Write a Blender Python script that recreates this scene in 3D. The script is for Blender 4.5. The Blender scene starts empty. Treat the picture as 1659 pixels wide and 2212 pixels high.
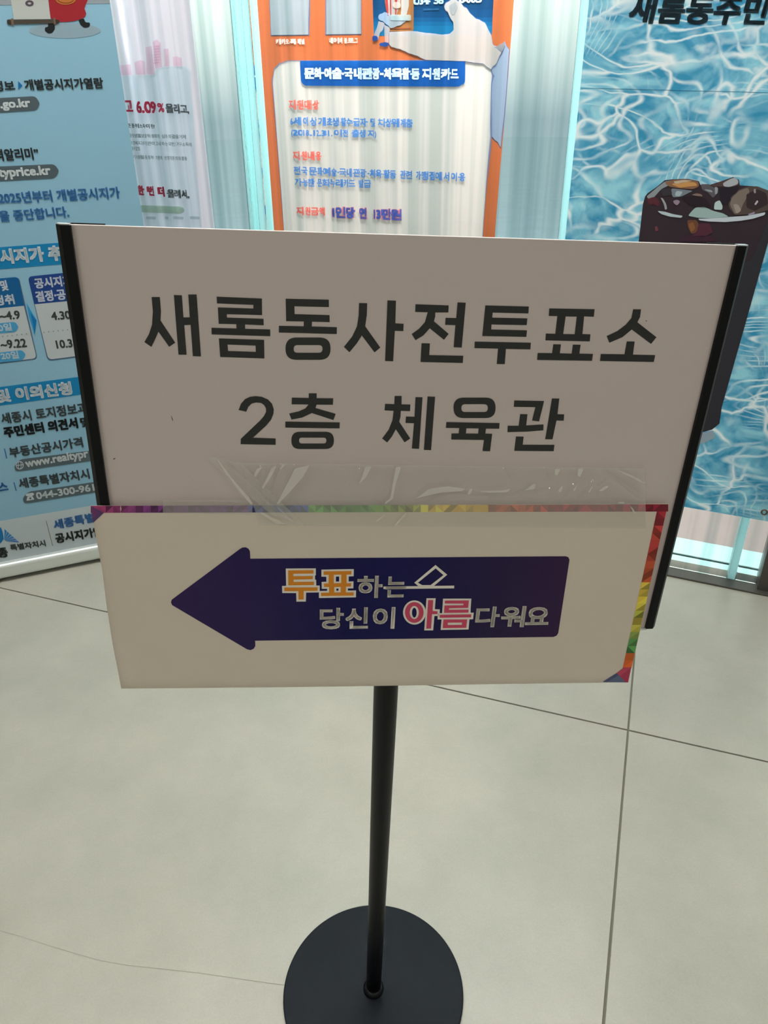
import bpy, bmesh, math, random
from mathutils import Vector, Matrix
from mathutils.geometry import tessellate_polygon
random.seed(7)
sc = bpy.context.scene
COL = sc.collection
H = 1.27                                   # camera height
FPX, CX, CY = 1597.0, 829.5, 1106.0        # focal length and centre, in photograph pixels
R = Matrix(((0.999948802, -0.010118925, 0.0),
            (-0.004737466, -0.468154818, 0.883633760),
            (-0.008941423, -0.883588520, -0.468178788)))

# ------------------------------------------------------------------ camera
cd = bpy.data.cameras.new('camera')
cam = bpy.data.objects.new('camera', cd)
COL.objects.link(cam)
right, up, back = R.col[0].copy(), -R.col[1], -R.col[2]
m = Matrix.Identity(4)
for i in range(3):
    m[i][0], m[i][1], m[i][2] = right[i], up[i], back[i]
m[2][3] = H
cam.matrix_world = m
cd.sensor_fit = 'VERTICAL'
cd.sensor_height = 36.0
cd.sensor_width = 27.0
cd.lens = 36.0 * FPX / 2212.0
cd.clip_start = 0.02
cd.clip_end = 200
sc.camera = cam

# ------------------------------------------------------------------ world, lights, exposure
SKY = 1.55
w = bpy.data.worlds.new('sky')
sc.world = w
w.use_nodes = True
nt = w.node_tree
nt.nodes.clear()
tc = nt.nodes.new('ShaderNodeTexCoord')
sx = nt.nodes.new('ShaderNodeSeparateXYZ')
rp = nt.nodes.new('ShaderNodeValToRGB')
bg = nt.nodes.new('ShaderNodeBackground')
wo = nt.nodes.new('ShaderNodeOutputWorld')
nt.links.new(tc.outputs['Generated'], sx.inputs[0])
nt.links.new(sx.outputs['Z'], rp.inputs[0])
nt.links.new(rp.outputs[0], bg.inputs[0])
nt.links.new(bg.outputs[0], wo.inputs[0])
e = rp.color_ramp.elements
e[0].position, e[0].color = 0.0, (0.29, 0.37, 0.40, 1)
e[1].position, e[1].color = 0.13, (0.90, 0.96, 0.90, 1)
bg.inputs[1].default_value = SKY


def area(name, loc, size, power, col, rot=(0, 0, 0)):
    l = bpy.data.lights.new(name, 'AREA')
    l.shape = 'RECTANGLE'
    l.size, l.size_y = size
    l.energy = power
    l.color = col
    o = bpy.data.objects.new(name, l)
    o.location = loc
    o.rotation_euler = rot
    COL.objects.link(o)
    return o


WARM = (1.0, 0.94, 0.90)
area('ceiling_lamp', (-0.3, 1.35, 2.93), (2.6, 0.8), 68, (1.0, 0.98, 0.95))
area('ceiling_lamp', (-1.6, -1.6, 2.93), (1.5, 0.5), 24, WARM)
area('ceiling_lamp', (1.6, -1.6, 2.93), (1.5, 0.5), 24, WARM)
area('banner_fill_light', (-0.35, 2.68, 2.90), (2.8, 0.12), 560, (1.0, 0.96, 0.93), (math.radians(22), 0, math.radians(-24.4)))  # fill light added outside the glass to brighten the banner fronts

vs = sc.view_settings
vs.view_transform = 'Standard'
vs.look = 'None'
vs.exposure = 0.0
vs.gamma = 1.0
vs.use_curve_mapping = False

# ------------------------------------------------------------------ helpers


def lin(c):
    r = []
    for v in c:
        v = v / 255.0
        r.append(v / 12.92 if v <= 0.04045 else ((v + 0.055) / 1.055) ** 2.4)
    return (r[0], r[1], r[2], 1.0)


MATS = {}


def pmat(name, col, rough=0.5, metal=0.0, spec=0.5, noise=0.0, nscale=40, bump=0.0, trans=0.0):
    """plain procedural surface: colour with slight noise; trans = share of light let through (cloth, thin print)"""
    if name in MATS:
        return MATS[name]
    mt = bpy.data.materials.new(name)
    mt.use_nodes = True
    n = mt.node_tree
    b = n.nodes['Principled BSDF']
    out = n.nodes['Material Output']
    b.inputs['Base Color'].default_value = lin(col)
    b.inputs['Roughness'].default_value = rough
    b.inputs['Metallic'].default_value = metal
    b.inputs['Specular IOR Level'].default_value = spec
    src = None
    if noise or bump:
        t = n.nodes.new('ShaderNodeTexCoord')
        nz = n.nodes.new('ShaderNodeTexNoise')
        nz.inputs['Scale'].default_value = nscale
        nz.inputs['Detail'].default_value = 5
        n.links.new(t.outputs['Object'], nz.inputs['Vector'])
        if noise:
            mx = n.nodes.new('ShaderNodeMix')
            mx.data_type = 'RGBA'
            c = lin(col)
            mx.inputs[6].default_value = tuple(max(0, x * (1 - noise)) for x in c[:3]) + (1,)
            mx.inputs[7].default_value = tuple(min(1, x * (1 + noise)) for x in c[:3]) + (1,)
            n.links.new(nz.outputs[0], mx.inputs[0])
            n.links.new(mx.outputs[2], b.inputs['Base Color'])
            src = mx.outputs[2]
        if bump:
            bp = n.nodes.new('ShaderNodeBump')
            bp.inputs['Strength'].default_value = bump
            bp.inputs['Distance'].default_value = 0.002
            n.links.new(nz.outputs[0], bp.inputs['Height'])
            n.links.new(bp.outputs[0], b.inputs['Normal'])
    if trans:
        tr = n.nodes.new('ShaderNodeBsdfTranslucent')
        tr.inputs[0].default_value = lin(col)
        if src:
            n.links.new(src, tr.inputs[0])
        ms = n.nodes.new('ShaderNodeMixShader')
        ms.inputs[0].default_value = trans
        n.links.new(b.outputs[0], ms.inputs[1])
        n.links.new(tr.outputs[0], ms.inputs[2])
        n.links.new(ms.outputs[0], out.inputs[0])
    MATS[name] = mt
    return mt


def ink(col, trans=0.45, rough=0.55):
    return pmat('ink_%d_%d_%d_%d' % (col[0], col[1], col[2], int(trans * 100)), col, rough, spec=0.3, trans=trans)


def tag(o, label, cat, group=None):
    o['label'] = label
    o['category'] = cat
    if group:
        o['group'] = group
    return o


def empty(name, loc):
    o = bpy.data.objects.new(name, None)
    o.empty_display_size = 0.1
    COL.objects.link(o)
    o.location = loc
    return o


def root_of(o):
    v = Vector((0, 0, 0))
    while o is not None:
        v += o.location
        o = o.parent
    return v


def obj(name, verts, faces, mat, parent=None, smooth=False):
    """one mesh object from world-space vertices; a child is stored relative to its parents' places"""
    off = root_of(parent)
    me = bpy.data.meshes.new(name)
    vv = [Vector(v) for v in verts]
    org = off if parent is not None else vv[0].copy()
    if parent is None:
        org = Vector((sum(v.x for v in vv) / len(vv), sum(v.y for v in vv) / len(vv), min(v.z for v in vv)))
    me.from_pydata([tuple(v - org) for v in vv], [], faces)
    me.materials.append(mat)
    me.update()
    if smooth:
        for p in me.polygons:
            p.use_smooth = True
    o = bpy.data.objects.new(name, me)
    COL.objects.link(o)
    if parent is not None:
        o.parent = parent
    else:
        o.location = org
    return o


class MB:
    """collects shapes into one mesh"""
    def __init__(s):
        s.v, s.f = [], []

    def add(s, v, f):
        k = len(s.v)
        s.v += [Vector(x) for x in v]
        s.f += [tuple(i + k for i in q) for q in f]

    def box(s, o, a, b, c):
        """box from corner o with edge vectors a, b, c"""
        o, a, b, c = Vector(o), Vector(a), Vector(b), Vector(c)
        P = [o, o + a, o + a + b, o + b, o + c, o + a + c, o + a + b + c, o + b + c]
        F = [(0, 3, 2, 1), (4, 5, 6, 7), (0, 1, 5, 4), (1, 2, 6, 5), (2, 3, 7, 6), (3, 0, 4, 7)]
        if a.cross(b).dot(c) < 0:
            F = [q[::-1] for q in F]
        s.add(P, F)

    def tube(s, pts, rads, n=32, caps=True):
        k = len(s.v)
        pts = [Vector(p) for p in pts]
        for i, p in enumerate(pts):
            d = (pts[min(i + 1, len(pts) - 1)] - pts[max(i - 1, 0)]).normalized()
            x = d.cross(Vector((0, 1, 0.02))).normalized()
            y = d.cross(x).normalized()
            for j in range(n):
                t = 2 * math.pi * j / n
                s.v.append(p + (x * math.cos(t) + y * math.sin(t)) * rads[i])
        for i in range(len(pts) - 1):
            for j in range(n):
                a, b = k + i * n + j, k + i * n + (j + 1) % n
                s.f.append((a, b, b + n, a + n))
        if caps:
            s.f.append(tuple(k + j for j in range(n))[::-1])
            s.f.append(tuple(k + (len(pts) - 1) * n + j for j in range(n)))

    def prism(s, prof, o, ax, ay, L):
        """profile (x, y) in the axes ax, ay from o, pushed along the vector L"""
        o, ax, ay, L = Vector(o), Vector(ax), Vector(ay), Vector(L)
        n = len(prof)
        a = [o + ax * p[0] + ay * p[1] for p in prof]
        b = [p + L for p in a]
        F = [(i, (i + 1) % n, n + (i + 1) % n, n + i) for i in range(n)]
        F += [tuple(range(n))[::-1], tuple(range(n, 2 * n))]
        s.add(a + b, F)

    def out(s, name, mat, parent=None, smooth=False):
        return obj(name, s.v, s.f, mat, parent, smooth)


def bevel(o, wd=0.001, seg=2):
    md = o.modifiers.new('bevel', 'BEVEL')
    md.width = wd
    md.segments = seg
    md.limit_method = 'ANGLE'
    return o


CAMP = Vector((0, 0, H))


class Plane:
    """a flat surface standing in the room: a point, its outward normal (towards the room); px() gives the place on it
    that a spot of the photograph shows"""
    def __init__(s, p, nrm, vp=(860.0, 4120.0)):
        s.p, s.n, s.vp = Vector(p), Vector(nrm).normalized(), vp
        if s.n.dot(CAMP - s.p) < 0:
            s.n = -s.n

    def px(s, x, y, off=0.0):
        d = R @ Vector((x - CX, y - CY, FPX))
        t = (s.p + s.n * off - CAMP).dot(s.n) / d.dot(s.n)
        return CAMP + d * t

    def upv(s, x, y):
        d = Vector((x - s.vp[0], y - s.vp[1]))
        return d.normalized()


def facing(pl, V, F):
    """turn the faces towards the room"""
    r = []
    for q in F:
        a, b, c = V[q[0]], V[q[1]], V[q[2]]
        r.append(q if (b - a).cross(c - a).dot(pl.n) > 0 else tuple(q)[::-1])
    return r


def shape(pl, loops, off, mb=None):
    """filled outline (with holes) given in photograph pixels, laid on a plane"""
    mb = mb or MB()
    if isinstance(loops[0][0], (int, float)):
        loops = [loops]
    vec = [[Vector((p[0], p[1], 0)) for p in l] for l in loops]
    flat = [p for l in loops for p in l]
    V = [pl.px(p[0], p[1], off) for p in flat]
    F = [tuple(t) for t in tessellate_polygon(vec)]
    F = [t for t in F if len(set(t)) == 3]
    mb.add(V, facing(pl, V, F))
    return mb


def ell(cx, cy, rx, ry, n=28, a0=0, a1=360):
    return [(cx + rx * math.cos(math.radians(a0 + (a1 - a0) * i / n)), cy + ry * math.sin(math.radians(a0 + (a1 - a0) * i / n)))
            for i in range(n if a1 - a0 == 360 else n + 1)]


def rnd(pts, rad, n=5):
    """round the corners of an outline; rad is one number or one per corner"""
    out = []
    L = len(pts)
    for i, p in enumerate(pts):
        r = rad[i] if isinstance(rad, (list, tuple)) else rad
        p = Vector(p)
        a, b = Vector(pts[i - 1]), Vector(pts[(i + 1) % L])
        if r <= 0:
            out.append(tuple(p))
            continue
        da, db = (a - p), (b - p)
        r1 = min(r, da.length * 0.49, db.length * 0.49)
        q0, q1 = p + da.normalized() * r1, p + db.normalized() * r1
        for k in range(n + 1):
            t = k / n
            out.append(tuple((1 - t) ** 2 * q0 + 2 * t * (1 - t) * p + t * t * q1))
    return out


def crop(ox, oy, s):
    """coordinates read off an enlarged detail of the photograph -> photograph pixels"""
    def f(pts):
        if isinstance(pts[0], (int, float)):
            return (ox + pts[0] / s, oy + pts[1] / s)
        if isinstance(pts[0][0], (int, float)):
            return [(ox + p[0] / s, oy + p[1] / s) for p in pts]
        return [f(l) for l in pts]
    return f


TCACHE = {}


def text_mesh(s):
    if s not in TCACHE:
        cu = bpy.data.curves.new('t', 'FONT')
        cu.body = s
        cu.resolution_u = 3
        cu.fill_mode = 'FRONT'
        o = bpy.data.objects.new('t', cu)
        COL.objects.link(o)
        dg = bpy.context.evaluated_depsgraph_get()
        dg.update()
        me = o.evaluated_get(dg).to_mesh()
        V = [(v.co.x, v.co.y) for v in me.vertices]
        F = [tuple(p.vertices) for p in me.polygons]
        o.evaluated_get(dg).to_mesh_clear()
        bpy.data.objects.remove(o)
        bpy.data.curves.remove(cu)
        x0, x1 = min(v[0] for v in V), max(v[0] for v in V)
        y0, y1 = min(v[1] for v in V), max(v[1] for v in V)
        V = [((v[0] - x0) / (x1 - x0), (v[1] - y0) / (y1 - y0)) for v in V]
        TCACHE[s] = (V, F, (x1 - x0) / (y1 - y0))
    return TCACHE[s]


def text(pl, s, p0, p1, h, off=0.0008, bold=0.0, mb=None, lean=0.0):
    """a line of print: bottom left p0, bottom right p1, height h (photograph pixels); bold = stroke growth in pixels"""
    mb = mb or MB()
    V, F, _ = text_mesh(s)
    p0, p1 = Vector(p0), Vector(p1)
    b = bold * 0.5
    dx = (p1 - p0).normalized()
    q0, q1 = p0 + dx * b, p1 - dx * b
    u0, u1 = pl.upv(*q0), pl.upv(*q1)
    q0, q1 = q0 + u0 * b, q1 + u1 * b
    hh = max(h - 2 * b, h * 0.4)
    shifts = [(0, 0)]
    if bold > 0:
        shifts = [(-b, -b), (b, -b), (-b, b), (b, b)] + ([(0, -b), (0, b), (-b, 0), (b, 0)] if b > 1.1 else [])
    for sh in shifts:
        P = []
        for (x, y) in V:
            a = q0.lerp(q1, x)
            uu = u0.lerp(u1, x)
            c = a + uu * (hh * y) + dx * (lean * hh * y) + Vector(sh)
            P.append(pl.px(c.x, c.y, off))
        mb.add(P, facing(pl, P, F))
    return mb


# ------------------------------------------------------------------ materials of the place
def floor_mat():
    mt = bpy.data.materials.new('porcelain_tile')
    mt.use_nodes = True
    n = mt.node_tree
    b = n.nodes['Principled BSDF']
    t = n.nodes.new('ShaderNodeTexCoord')
    a = n.nodes.new('ShaderNodeTexNoise')
    a.inputs['Scale'].default_value = 5
    a.inputs['Detail'].default_value = 8
    a.inputs['Roughness'].default_value = 0.65
    f = n.nodes.new('ShaderNodeTexNoise')
    f.inputs['Scale'].default_value = 420
    n.links.new(t.outputs['Object'], a.inputs['Vector'])
    n.links.new(t.outputs['Object'], f.inputs['Vector'])
    r = n.nodes.new('ShaderNodeValToRGB')
    r.color_ramp.elements[0].position = 0.3
    r.color_ramp.elements[0].color = lin((160, 159, 146))
    r.color_ramp.elements[1].position = 0.72
    r.color_ramp.elements[1].color = lin((176, 173, 160))
    n.links.new(a.outputs[0], r.inputs[0])
    mx = n.nodes.new('ShaderNodeMix')
    mx.data_type = 'RGBA'
    mx.blend_type = 'OVERLAY'
    mx.inputs[0].default_value = 0.10
    n.links.new(r.outputs[0], mx.inputs[6])
    n.links.new(f.outputs[0], mx.inputs[7])
    n.links.new(mx.outputs[2], b.inputs['Base Color'])
    b.inputs['Roughness'].default_value = 0.30
    b.inputs['Specular IOR Level'].default_value = 0.5
    bp = n.nodes.new('ShaderNodeBump')
    bp.inputs['Strength'].default_value = 0.06
    bp.inputs['Distance'].default_value = 0.001
    n.links.new(f.outputs[0], bp.inputs['Height'])
    n.links.new(bp.outputs[0], b.inputs['Normal'])
    return mt


def glass_mat(name, c0, c1, rough=0.0, scale=26.0):
    """clear greenish channel glass, drawn with faint vertical streaks of denser tint"""
    mt = bpy.data.materials.new(name)
    mt.use_nodes = True
    n = mt.node_tree
    n.nodes.remove(n.nodes['Principled BSDF'])
    out = n.nodes['Material Output']
    g = n.nodes.new('ShaderNodeBsdfGlass')
    g.inputs['Roughness'].default_value = rough
    g.inputs['IOR'].default_value = 1.45
    t = n.nodes.new('ShaderNodeTexCoord')
    mp = n.nodes.new('ShaderNodeMapping')
    mp.inputs['Scale'].default_value = (scale, scale * 0.3, 0.25)
    nz = n.nodes.new('ShaderNodeTexNoise')
    nz.inputs['Scale'].default_value = 1.0
    nz.inputs['Detail'].default_value = 3
    r = n.nodes.new('ShaderNodeValToRGB')
    r.color_ramp.elements[0].position = 0.36
    r.color_ramp.elements[0].color = c0
    r.color_ramp.elements[1].position = 0.60
    r.color_ramp.elements[1].color = c1
    n.links.new(t.outputs['Object'], mp.inputs[0])
    n.links.new(mp.outputs[0], nz.inputs['Vector'])
    n.links.new(nz.outputs[0], r.inputs[0])
    n.links.new(r.outputs[0], g.inputs['Color'])
    n.links.new(g.outputs[0], out.inputs[0])
    return mt


def pool_mat():
    """photograph of rippling pool water printed on cloth"""
    mt = bpy.data.materials.new('pool_print')
    mt.use_nodes = True
    n = mt.node_tree
    L = n.links.new
    b = n.nodes['Principled BSDF']
    out = n.nodes['Material Output']
    t = n.nodes.new('ShaderNodeTexCoord')
    # large warp
    mp = n.nodes.new('ShaderNodeMapping')
    mp.inputs['Scale'].default_value = (1.0, 0.0, 1.25)
    L(t.outputs['Object'], mp.inputs[0])

    def warp(vec, sc_, amt, det=2):
        z = n.nodes.new('ShaderNodeTexNoise')
        z.inputs['Scale'].default_value = sc_
        z.inputs['Detail'].default_value = det
        L(vec, z.inputs['Vector'])
        s = n.nodes.new('ShaderNodeVectorMath')
        s.operation = 'SUBTRACT'
        s.inputs[1].default_value = (0.5, 0.5, 0.5)
        L(z.outputs['Color'], s.inputs[0])
        m_ = n.nodes.new('ShaderNodeVectorMath')
        m_.operation = 'SCALE'
        m_.inputs['Scale'].default_value = amt
        L(s.outputs[0], m_.inputs[0])
        a_ = n.nodes.new('ShaderNodeVectorMath')
        a_.operation = 'ADD'
        L(vec, a_.inputs[0])
        L(m_.outputs[0], a_.inputs[1])
        return a_.outputs[0]
    v1 = warp(warp(mp.outputs[0], 3.0, 0.32), 11.0, 0.07)

    def lines(vec, scale, lo, hi, rot=0.0, sq=(1, 1, 1)):
        m2 = n.nodes.new('ShaderNodeMapping')
        m2.inputs['Rotation'].default_value = (0, rot, 0)
        m2.inputs['Scale'].default_value = sq
        L(vec, m2.inputs[0])
        v = n.nodes.new('ShaderNodeTexVoronoi')
        v.feature = 'DISTANCE_TO_EDGE'
        v.inputs['Scale'].default_value = scale
        L(m2.outputs[0], v.inputs['Vector'])
        r = n.nodes.new('ShaderNodeMapRange')
        r.interpolation_type = 'SMOOTHSTEP'
        r.inputs[1].default_value = lo
        r.inputs[2].default_value = hi
        r.inputs[3].default_value = 1.0
        r.inputs[4].default_value = 0.0
        L(v.outputs['Distance'], r.inputs[0])
        return r.outputs[0]
    def ripples(vec, scale, freq, width, sq, det=1.5, seed=0.0):
        """thin bright contour lines of a smooth field: families of nearly parallel ripples"""
        m2 = n.nodes.new('ShaderNodeMapping')
        m2.inputs['Scale'].default_value = sq
        m2.inputs['Location'].default_value = (seed, seed, seed)
        m2.inputs['Rotation'].default_value = (0, 0.35, 0)
        L(vec, m2.inputs[0])
        z = n.nodes.new('ShaderNodeTexNoise')
        z.inputs['Scale'].default_value = scale
        z.inputs['Detail'].default_value = det
        z.inputs['Roughness'].default_value = 0.45
        L(m2.outputs[0], z.inputs['Vector'])
        f = n.nodes.new('ShaderNodeMath')
        f.operation = 'MULTIPLY'
        f.inputs[1].default_value = freq
        L(z.outputs[0], f.inputs[0])
        g = n.nodes.new('ShaderNodeMath')
        g.operation = 'PINGPONG'
        g.inputs[1].default_value = 0.5
        L(f.outputs[0], g.inputs[0])
        r = n.nodes.new('ShaderNodeMapRange')
        r.interpolation_type = 'SMOOTHSTEP'
        r.inputs[1].default_value = 0.0
        r.inputs[2].default_value = width
        r.inputs[3].default_value = 1.0
        r.inputs[4].default_value = 0.0
        L(g.outputs[0], r.inputs[0])
        return r.outputs[0]

    def mask(scale, lo, hi, off):
        m2 = n.nodes.new('ShaderNodeMapping')
        m2.inputs['Location'].default_value = (off, 0, off)
        L(mp.outputs[0], m2.inputs[0])
        pz = n.nodes.new('ShaderNodeTexNoise')
        pz.inputs['Scale'].default_value = scale
        pz.inputs['Detail'].default_value = 3
        L(m2.outputs[0], pz.inputs['Vector'])
        pr_ = n.nodes.new('ShaderNodeMapRange')
        pr_.inputs[1].default_value = lo
        pr_.inputs[2].default_value = hi
        L(pz.outputs[0], pr_.inputs[0])
        return pr_.outputs[0]

    def mth(op, a_, b_):
        k = n.nodes.new('ShaderNodeMath')
        k.operation = op
        for i_, q_ in enumerate((a_, b_)):
            if isinstance(q_, float):
                k.inputs[i_].default_value = q_
            else:
                L(q_, k.inputs[i_])
        return k.outputs[0]
    v2 = warp(mp.outputs[0], 14.0, 0.022, 3)
    r1 = mth('MULTIPLY', ripples(v2, 2.6, 34.0, 0.24, (0.55, 1, 1.7)), mask(5.0, 0.46, 0.60, 0.0))
    r2 = mth('MULTIPLY', ripples(v2, 3.2, 24.0, 0.20, (1.5, 1, 0.7), 1.5, 4.0), mask(5.5, 0.50, 0.64, 3.1))
    a1 = mth('MULTIPLY', lines(v1, 7.5, 0.0, 0.075, 0.5, (1, 1, 1.5)), mask(6.0, 0.36, 0.55, 7.7))
    glow = mth('MULTIPLY', mask(13.0, 0.58, 0.78, 5.0), 0.7)
    tot = mth('MAXIMUM', mth('MAXIMUM', r1, mth('MULTIPLY', r2, 0.9)), mth('MAXIMUM', a1, glow))
    # water body colour
    cz = n.nodes.new('ShaderNodeTexNoise')
    cz.inputs['Scale'].default_value = 16
    cz.inputs['Detail'].default_value = 6
    L(v1, cz.inputs['Vector'])
    cr_ = n.nodes.new('ShaderNodeValToRGB')
    cr_.color_ramp.elements[0].position = 0.38
    cr_.color_ramp.elements[0].color = lin((86, 184, 216))
    cr_.color_ramp.elements[1].position = 0.66
    cr_.color_ramp.elements[1].color = lin((190, 236, 246))
    L(cz.outputs[0], cr_.inputs[0])
    mx = n.nodes.new('ShaderNodeMix')
    mx.data_type = 'RGBA'
    mx.inputs[7].default_value = lin((252, 254, 255))
    L(tot, mx.inputs[0])
    L(cr_.outputs[0], mx.inputs[6])
    L(mx.outputs[2], b.inputs['Base Color'])
    b.inputs['Roughness'].default_value = 0.6
    b.inputs['Specular IOR Level'].default_value = 0.25
    tr = n.nodes.new('ShaderNodeBsdfTranslucent')
    L(mx.outputs[2], tr.inputs[0])
    ms = n.nodes.new('ShaderNodeMixShader')
    ms.inputs[0].default_value = 0.6
    L(b.outputs[0], ms.inputs[1])
    L(tr.outputs[0], ms.inputs[2])
    L(ms.outputs[0], out.inputs[0])
    return mt


def tape_mat(name='clear_tape', milk=0.2):
    mt = bpy.data.materials.new(name)
    mt.use_nodes = True
    n = mt.node_tree
    n.nodes.remove(n.nodes['Principled BSDF'])
    out = n.nodes['Material Output']
    t = n.nodes.new('ShaderNodeBsdfTransparent')
    t.inputs[0].default_value = (0.99, 0.992, 0.98, 1)
    g = n.nodes.new('ShaderNodeBsdfGlossy')
    g.inputs['Roughness'].default_value = 0.07
    fr = n.nodes.new('ShaderNodeLayerWeight')
    fr.inputs[0].default_value = 0.5
    pw = n.nodes.new('ShaderNodeMath')
    pw.operation = 'POWER'
    pw.inputs[1].default_value = 4.0
    mu = n.nodes.new('ShaderNodeMath')
    mu.operation = 'MULTIPLY_ADD'
    mu.inputs[1].default_value = 0.8
    mu.inputs[2].default_value = 0.11
    ms = n.nodes.new('ShaderNodeMixShader')
    n.links.new(fr.outputs['Facing'], pw.inputs[0])
    n.links.new(pw.outputs[0], mu.inputs[0])
    n.links.new(mu.outputs[0], ms.inputs[0])
    df = n.nodes.new('ShaderNodeBsdfDiffuse')
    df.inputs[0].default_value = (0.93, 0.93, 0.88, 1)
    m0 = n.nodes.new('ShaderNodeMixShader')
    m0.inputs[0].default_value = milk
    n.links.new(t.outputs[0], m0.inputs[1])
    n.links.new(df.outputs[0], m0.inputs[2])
    n.links.new(m0.outputs[0], ms.inputs[1])
    n.links.new(g.outputs[0], ms.inputs[2])
    n.links.new(ms.outputs[0], out.inputs[0])
    return mt


TILE = floor_mat()
GROUT = pmat('grout', (112, 110, 94), 0.8)
WALL = pmat('wall_paint', (206, 200, 188), 0.7, noise=0.03, nscale=3)
CEIL = pmat('ceiling_paint', (220, 216, 208), 0.8)
BLACK = pmat('black_powder_coat', (7, 11, 15), 0.42, spec=0.25, noise=0.12, nscale=300)
BASEM = pmat('black_satin_steel', (15, 21, 28), 0.45, spec=0.08, noise=0.08, nscale=250)
ALU = pmat('aluminium', (205, 208, 208), 0.35, metal=0.7, noise=0.03, nscale=120)
BOARD = pmat('white_acrylic_board', (215, 204, 201), 0.32, noise=0.012, nscale=6)
DARKFR = pmat('dark_bronze_frame', (70, 68, 62), 0.45, noise=0.06, nscale=60)
TEAL = pmat('glass_edge', (206, 240, 242), 0.15, trans=0.7)
GLASS = glass_mat('channel_glass', (0.76, 0.84, 0.83, 1), (0.95, 0.985, 0.97, 1))
TAPE = tape_mat()
FOLD_GLINT = tape_mat('fold_glint_tape', 0.5)  # milkier tape: its whiteness paints in the highlights of the folds

# ------------------------------------------------------------------ the room
ang = math.radians(-24.4)
GD = Vector((math.cos(ang), math.sin(ang), 0))       # along the glass wall, to the right
GN = Vector((-GD.y, GD.x, 0))                        # outwards
G0 = Vector((0.906, 1.993, 0))                       # a point of the wall's foot
t1 = math.radians(-19.7)
D1 = Vector((math.cos(t1), math.sin(t1), 0))
D2 = Vector((-D1.y, D1.x, 0))
P0 = Vector((0.568, 1.291, 0))                       # where two floor joints cross


def gp(s, d=0.0, z=0.0):
    return G0 + GD * s + GN * d + Vector((0, 0, z))


fl = empty('floor', (0, 0, -0.03))
fl['kind'] = 'structure'
mb = MB()
a0, a1 = gp(-7.5, -0.01), gp(3.9, -0.01)
c0, c1 = Vector((a0.x, -4.2, 0)), Vector((a1.x, -4.2, 0))
FLO = [c0, c1, a1, a0]
mb.add([p + Vector((0, 0, -0.004)) for p in FLO] + [p + Vector((0, 0, -0.03)) for p in FLO],
       [(0, 1, 2, 3), (7, 6, 5, 4), (0, 4, 5, 1), (1, 5, 6, 2), (2, 6, 7, 3), (3, 7, 4, 0)])
mb.out('grout_bed', GROUT, fl)
TW, TD, GAP = 1.9, 1.2, 0.0045


def clip(poly, p, nn):
    out = []
    for i, a in enumerate(poly):
        b = poly[(i + 1) % len(poly)]
        da, db = (a - p).dot(nn), (b - p).dot(nn)
        if da <= 0:
            out.append(a)
        if (da < 0 < db) or (db < 0 < da):
            out.append(a.lerp(b, da / (da - db)))
    return out


cen = sum(FLO, Vector()) / 4
k = 0
for i in range(-5, 4):
    for j in range(-6, 4):
        o = P0 + D1 * (i * TW) + D2 * (j * TD)
        g = GAP / 2
        q = [o + D1 * g + D2 * g, o + D1 * (TW - g) + D2 * g, o + D1 * (TW - g) + D2 * (TD - g), o + D1 * g + D2 * (TD - g)]
        for e_ in range(4):
            a, b = FLO[e_], FLO[(e_ + 1) % 4]
            nn = Vector(((b - a).y, -(b - a).x, 0)).normalized()
            q = clip(q, a, nn)
            if len(q) < 3:
                break
        if len(q) < 3:
            continue
        n_ = len(q)
        c_ = sum(q, Vector()) / n_
        top = [p + (c_ - p).normalized() * 0.0008 for p in q]
        low = [p + Vector((0, 0, -0.0035)) for p in q]
        mid = [p + Vector((0, 0, -0.0006)) for p in q]
        F = [tuple(range(n_))]
        for e_ in range(n_):
            f_ = (e_ + 1) % n_
            F += [(e_, n_ + e_, n_ + f_, f_), (n_ + e_, 2 * n_ + e_, 2 * n_ + f_, n_ + f_)]
        obj('tile', top + mid + low, F, TILE, fl)

# hairline crack in the tile near the base plate
FLP = Plane((0, 0, 0.0003), (0, 0, 1))
ck = crop(0, 1900, 2.552)([(-30, 272), (0, 282), (120, 315), (290, 370), (430, 412), (560, 448), (700, 472), (900, 493), (1100, 515), (1350, 552), (1600, 586)])
mb = MB()
V = []
for i, p in enumerate(ck):
    wd = 0.9 + 0.35 * math.sin(i * 2.1)
    V += [FLP.px(p[0], p[1] - wd * 0.7), FLP.px(p[0], p[1] + wd * 0.7)]
mb.add(V, facing(FLP, V, [(2 * i, 2 * i + 1, 2 * i + 3, 2 * i + 2) for i in range(len(ck) - 1)]))
mb.out('hairline_crack', pmat('crack', (150, 148, 134), 0.8), fl)
mb = MB()
V = [FLP.px(1317, 2063), FLP.px(1321.5, 2062.5), FLP.px(1321.5, 2064), FLP.px(1317, 2064)]
mb.add(V, facing(FLP, V, [(0, 1, 2, 3)]))
mb.out('edge_chip', pmat('chip', (120, 118, 106), 0.9), fl)


def slab(name, o, a, b, c, mat):
    mb = MB()
    mb.box(o, a, b, c)
    s = mb.out(name, mat)
    s['kind'] = 'structure'
    return s


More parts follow.
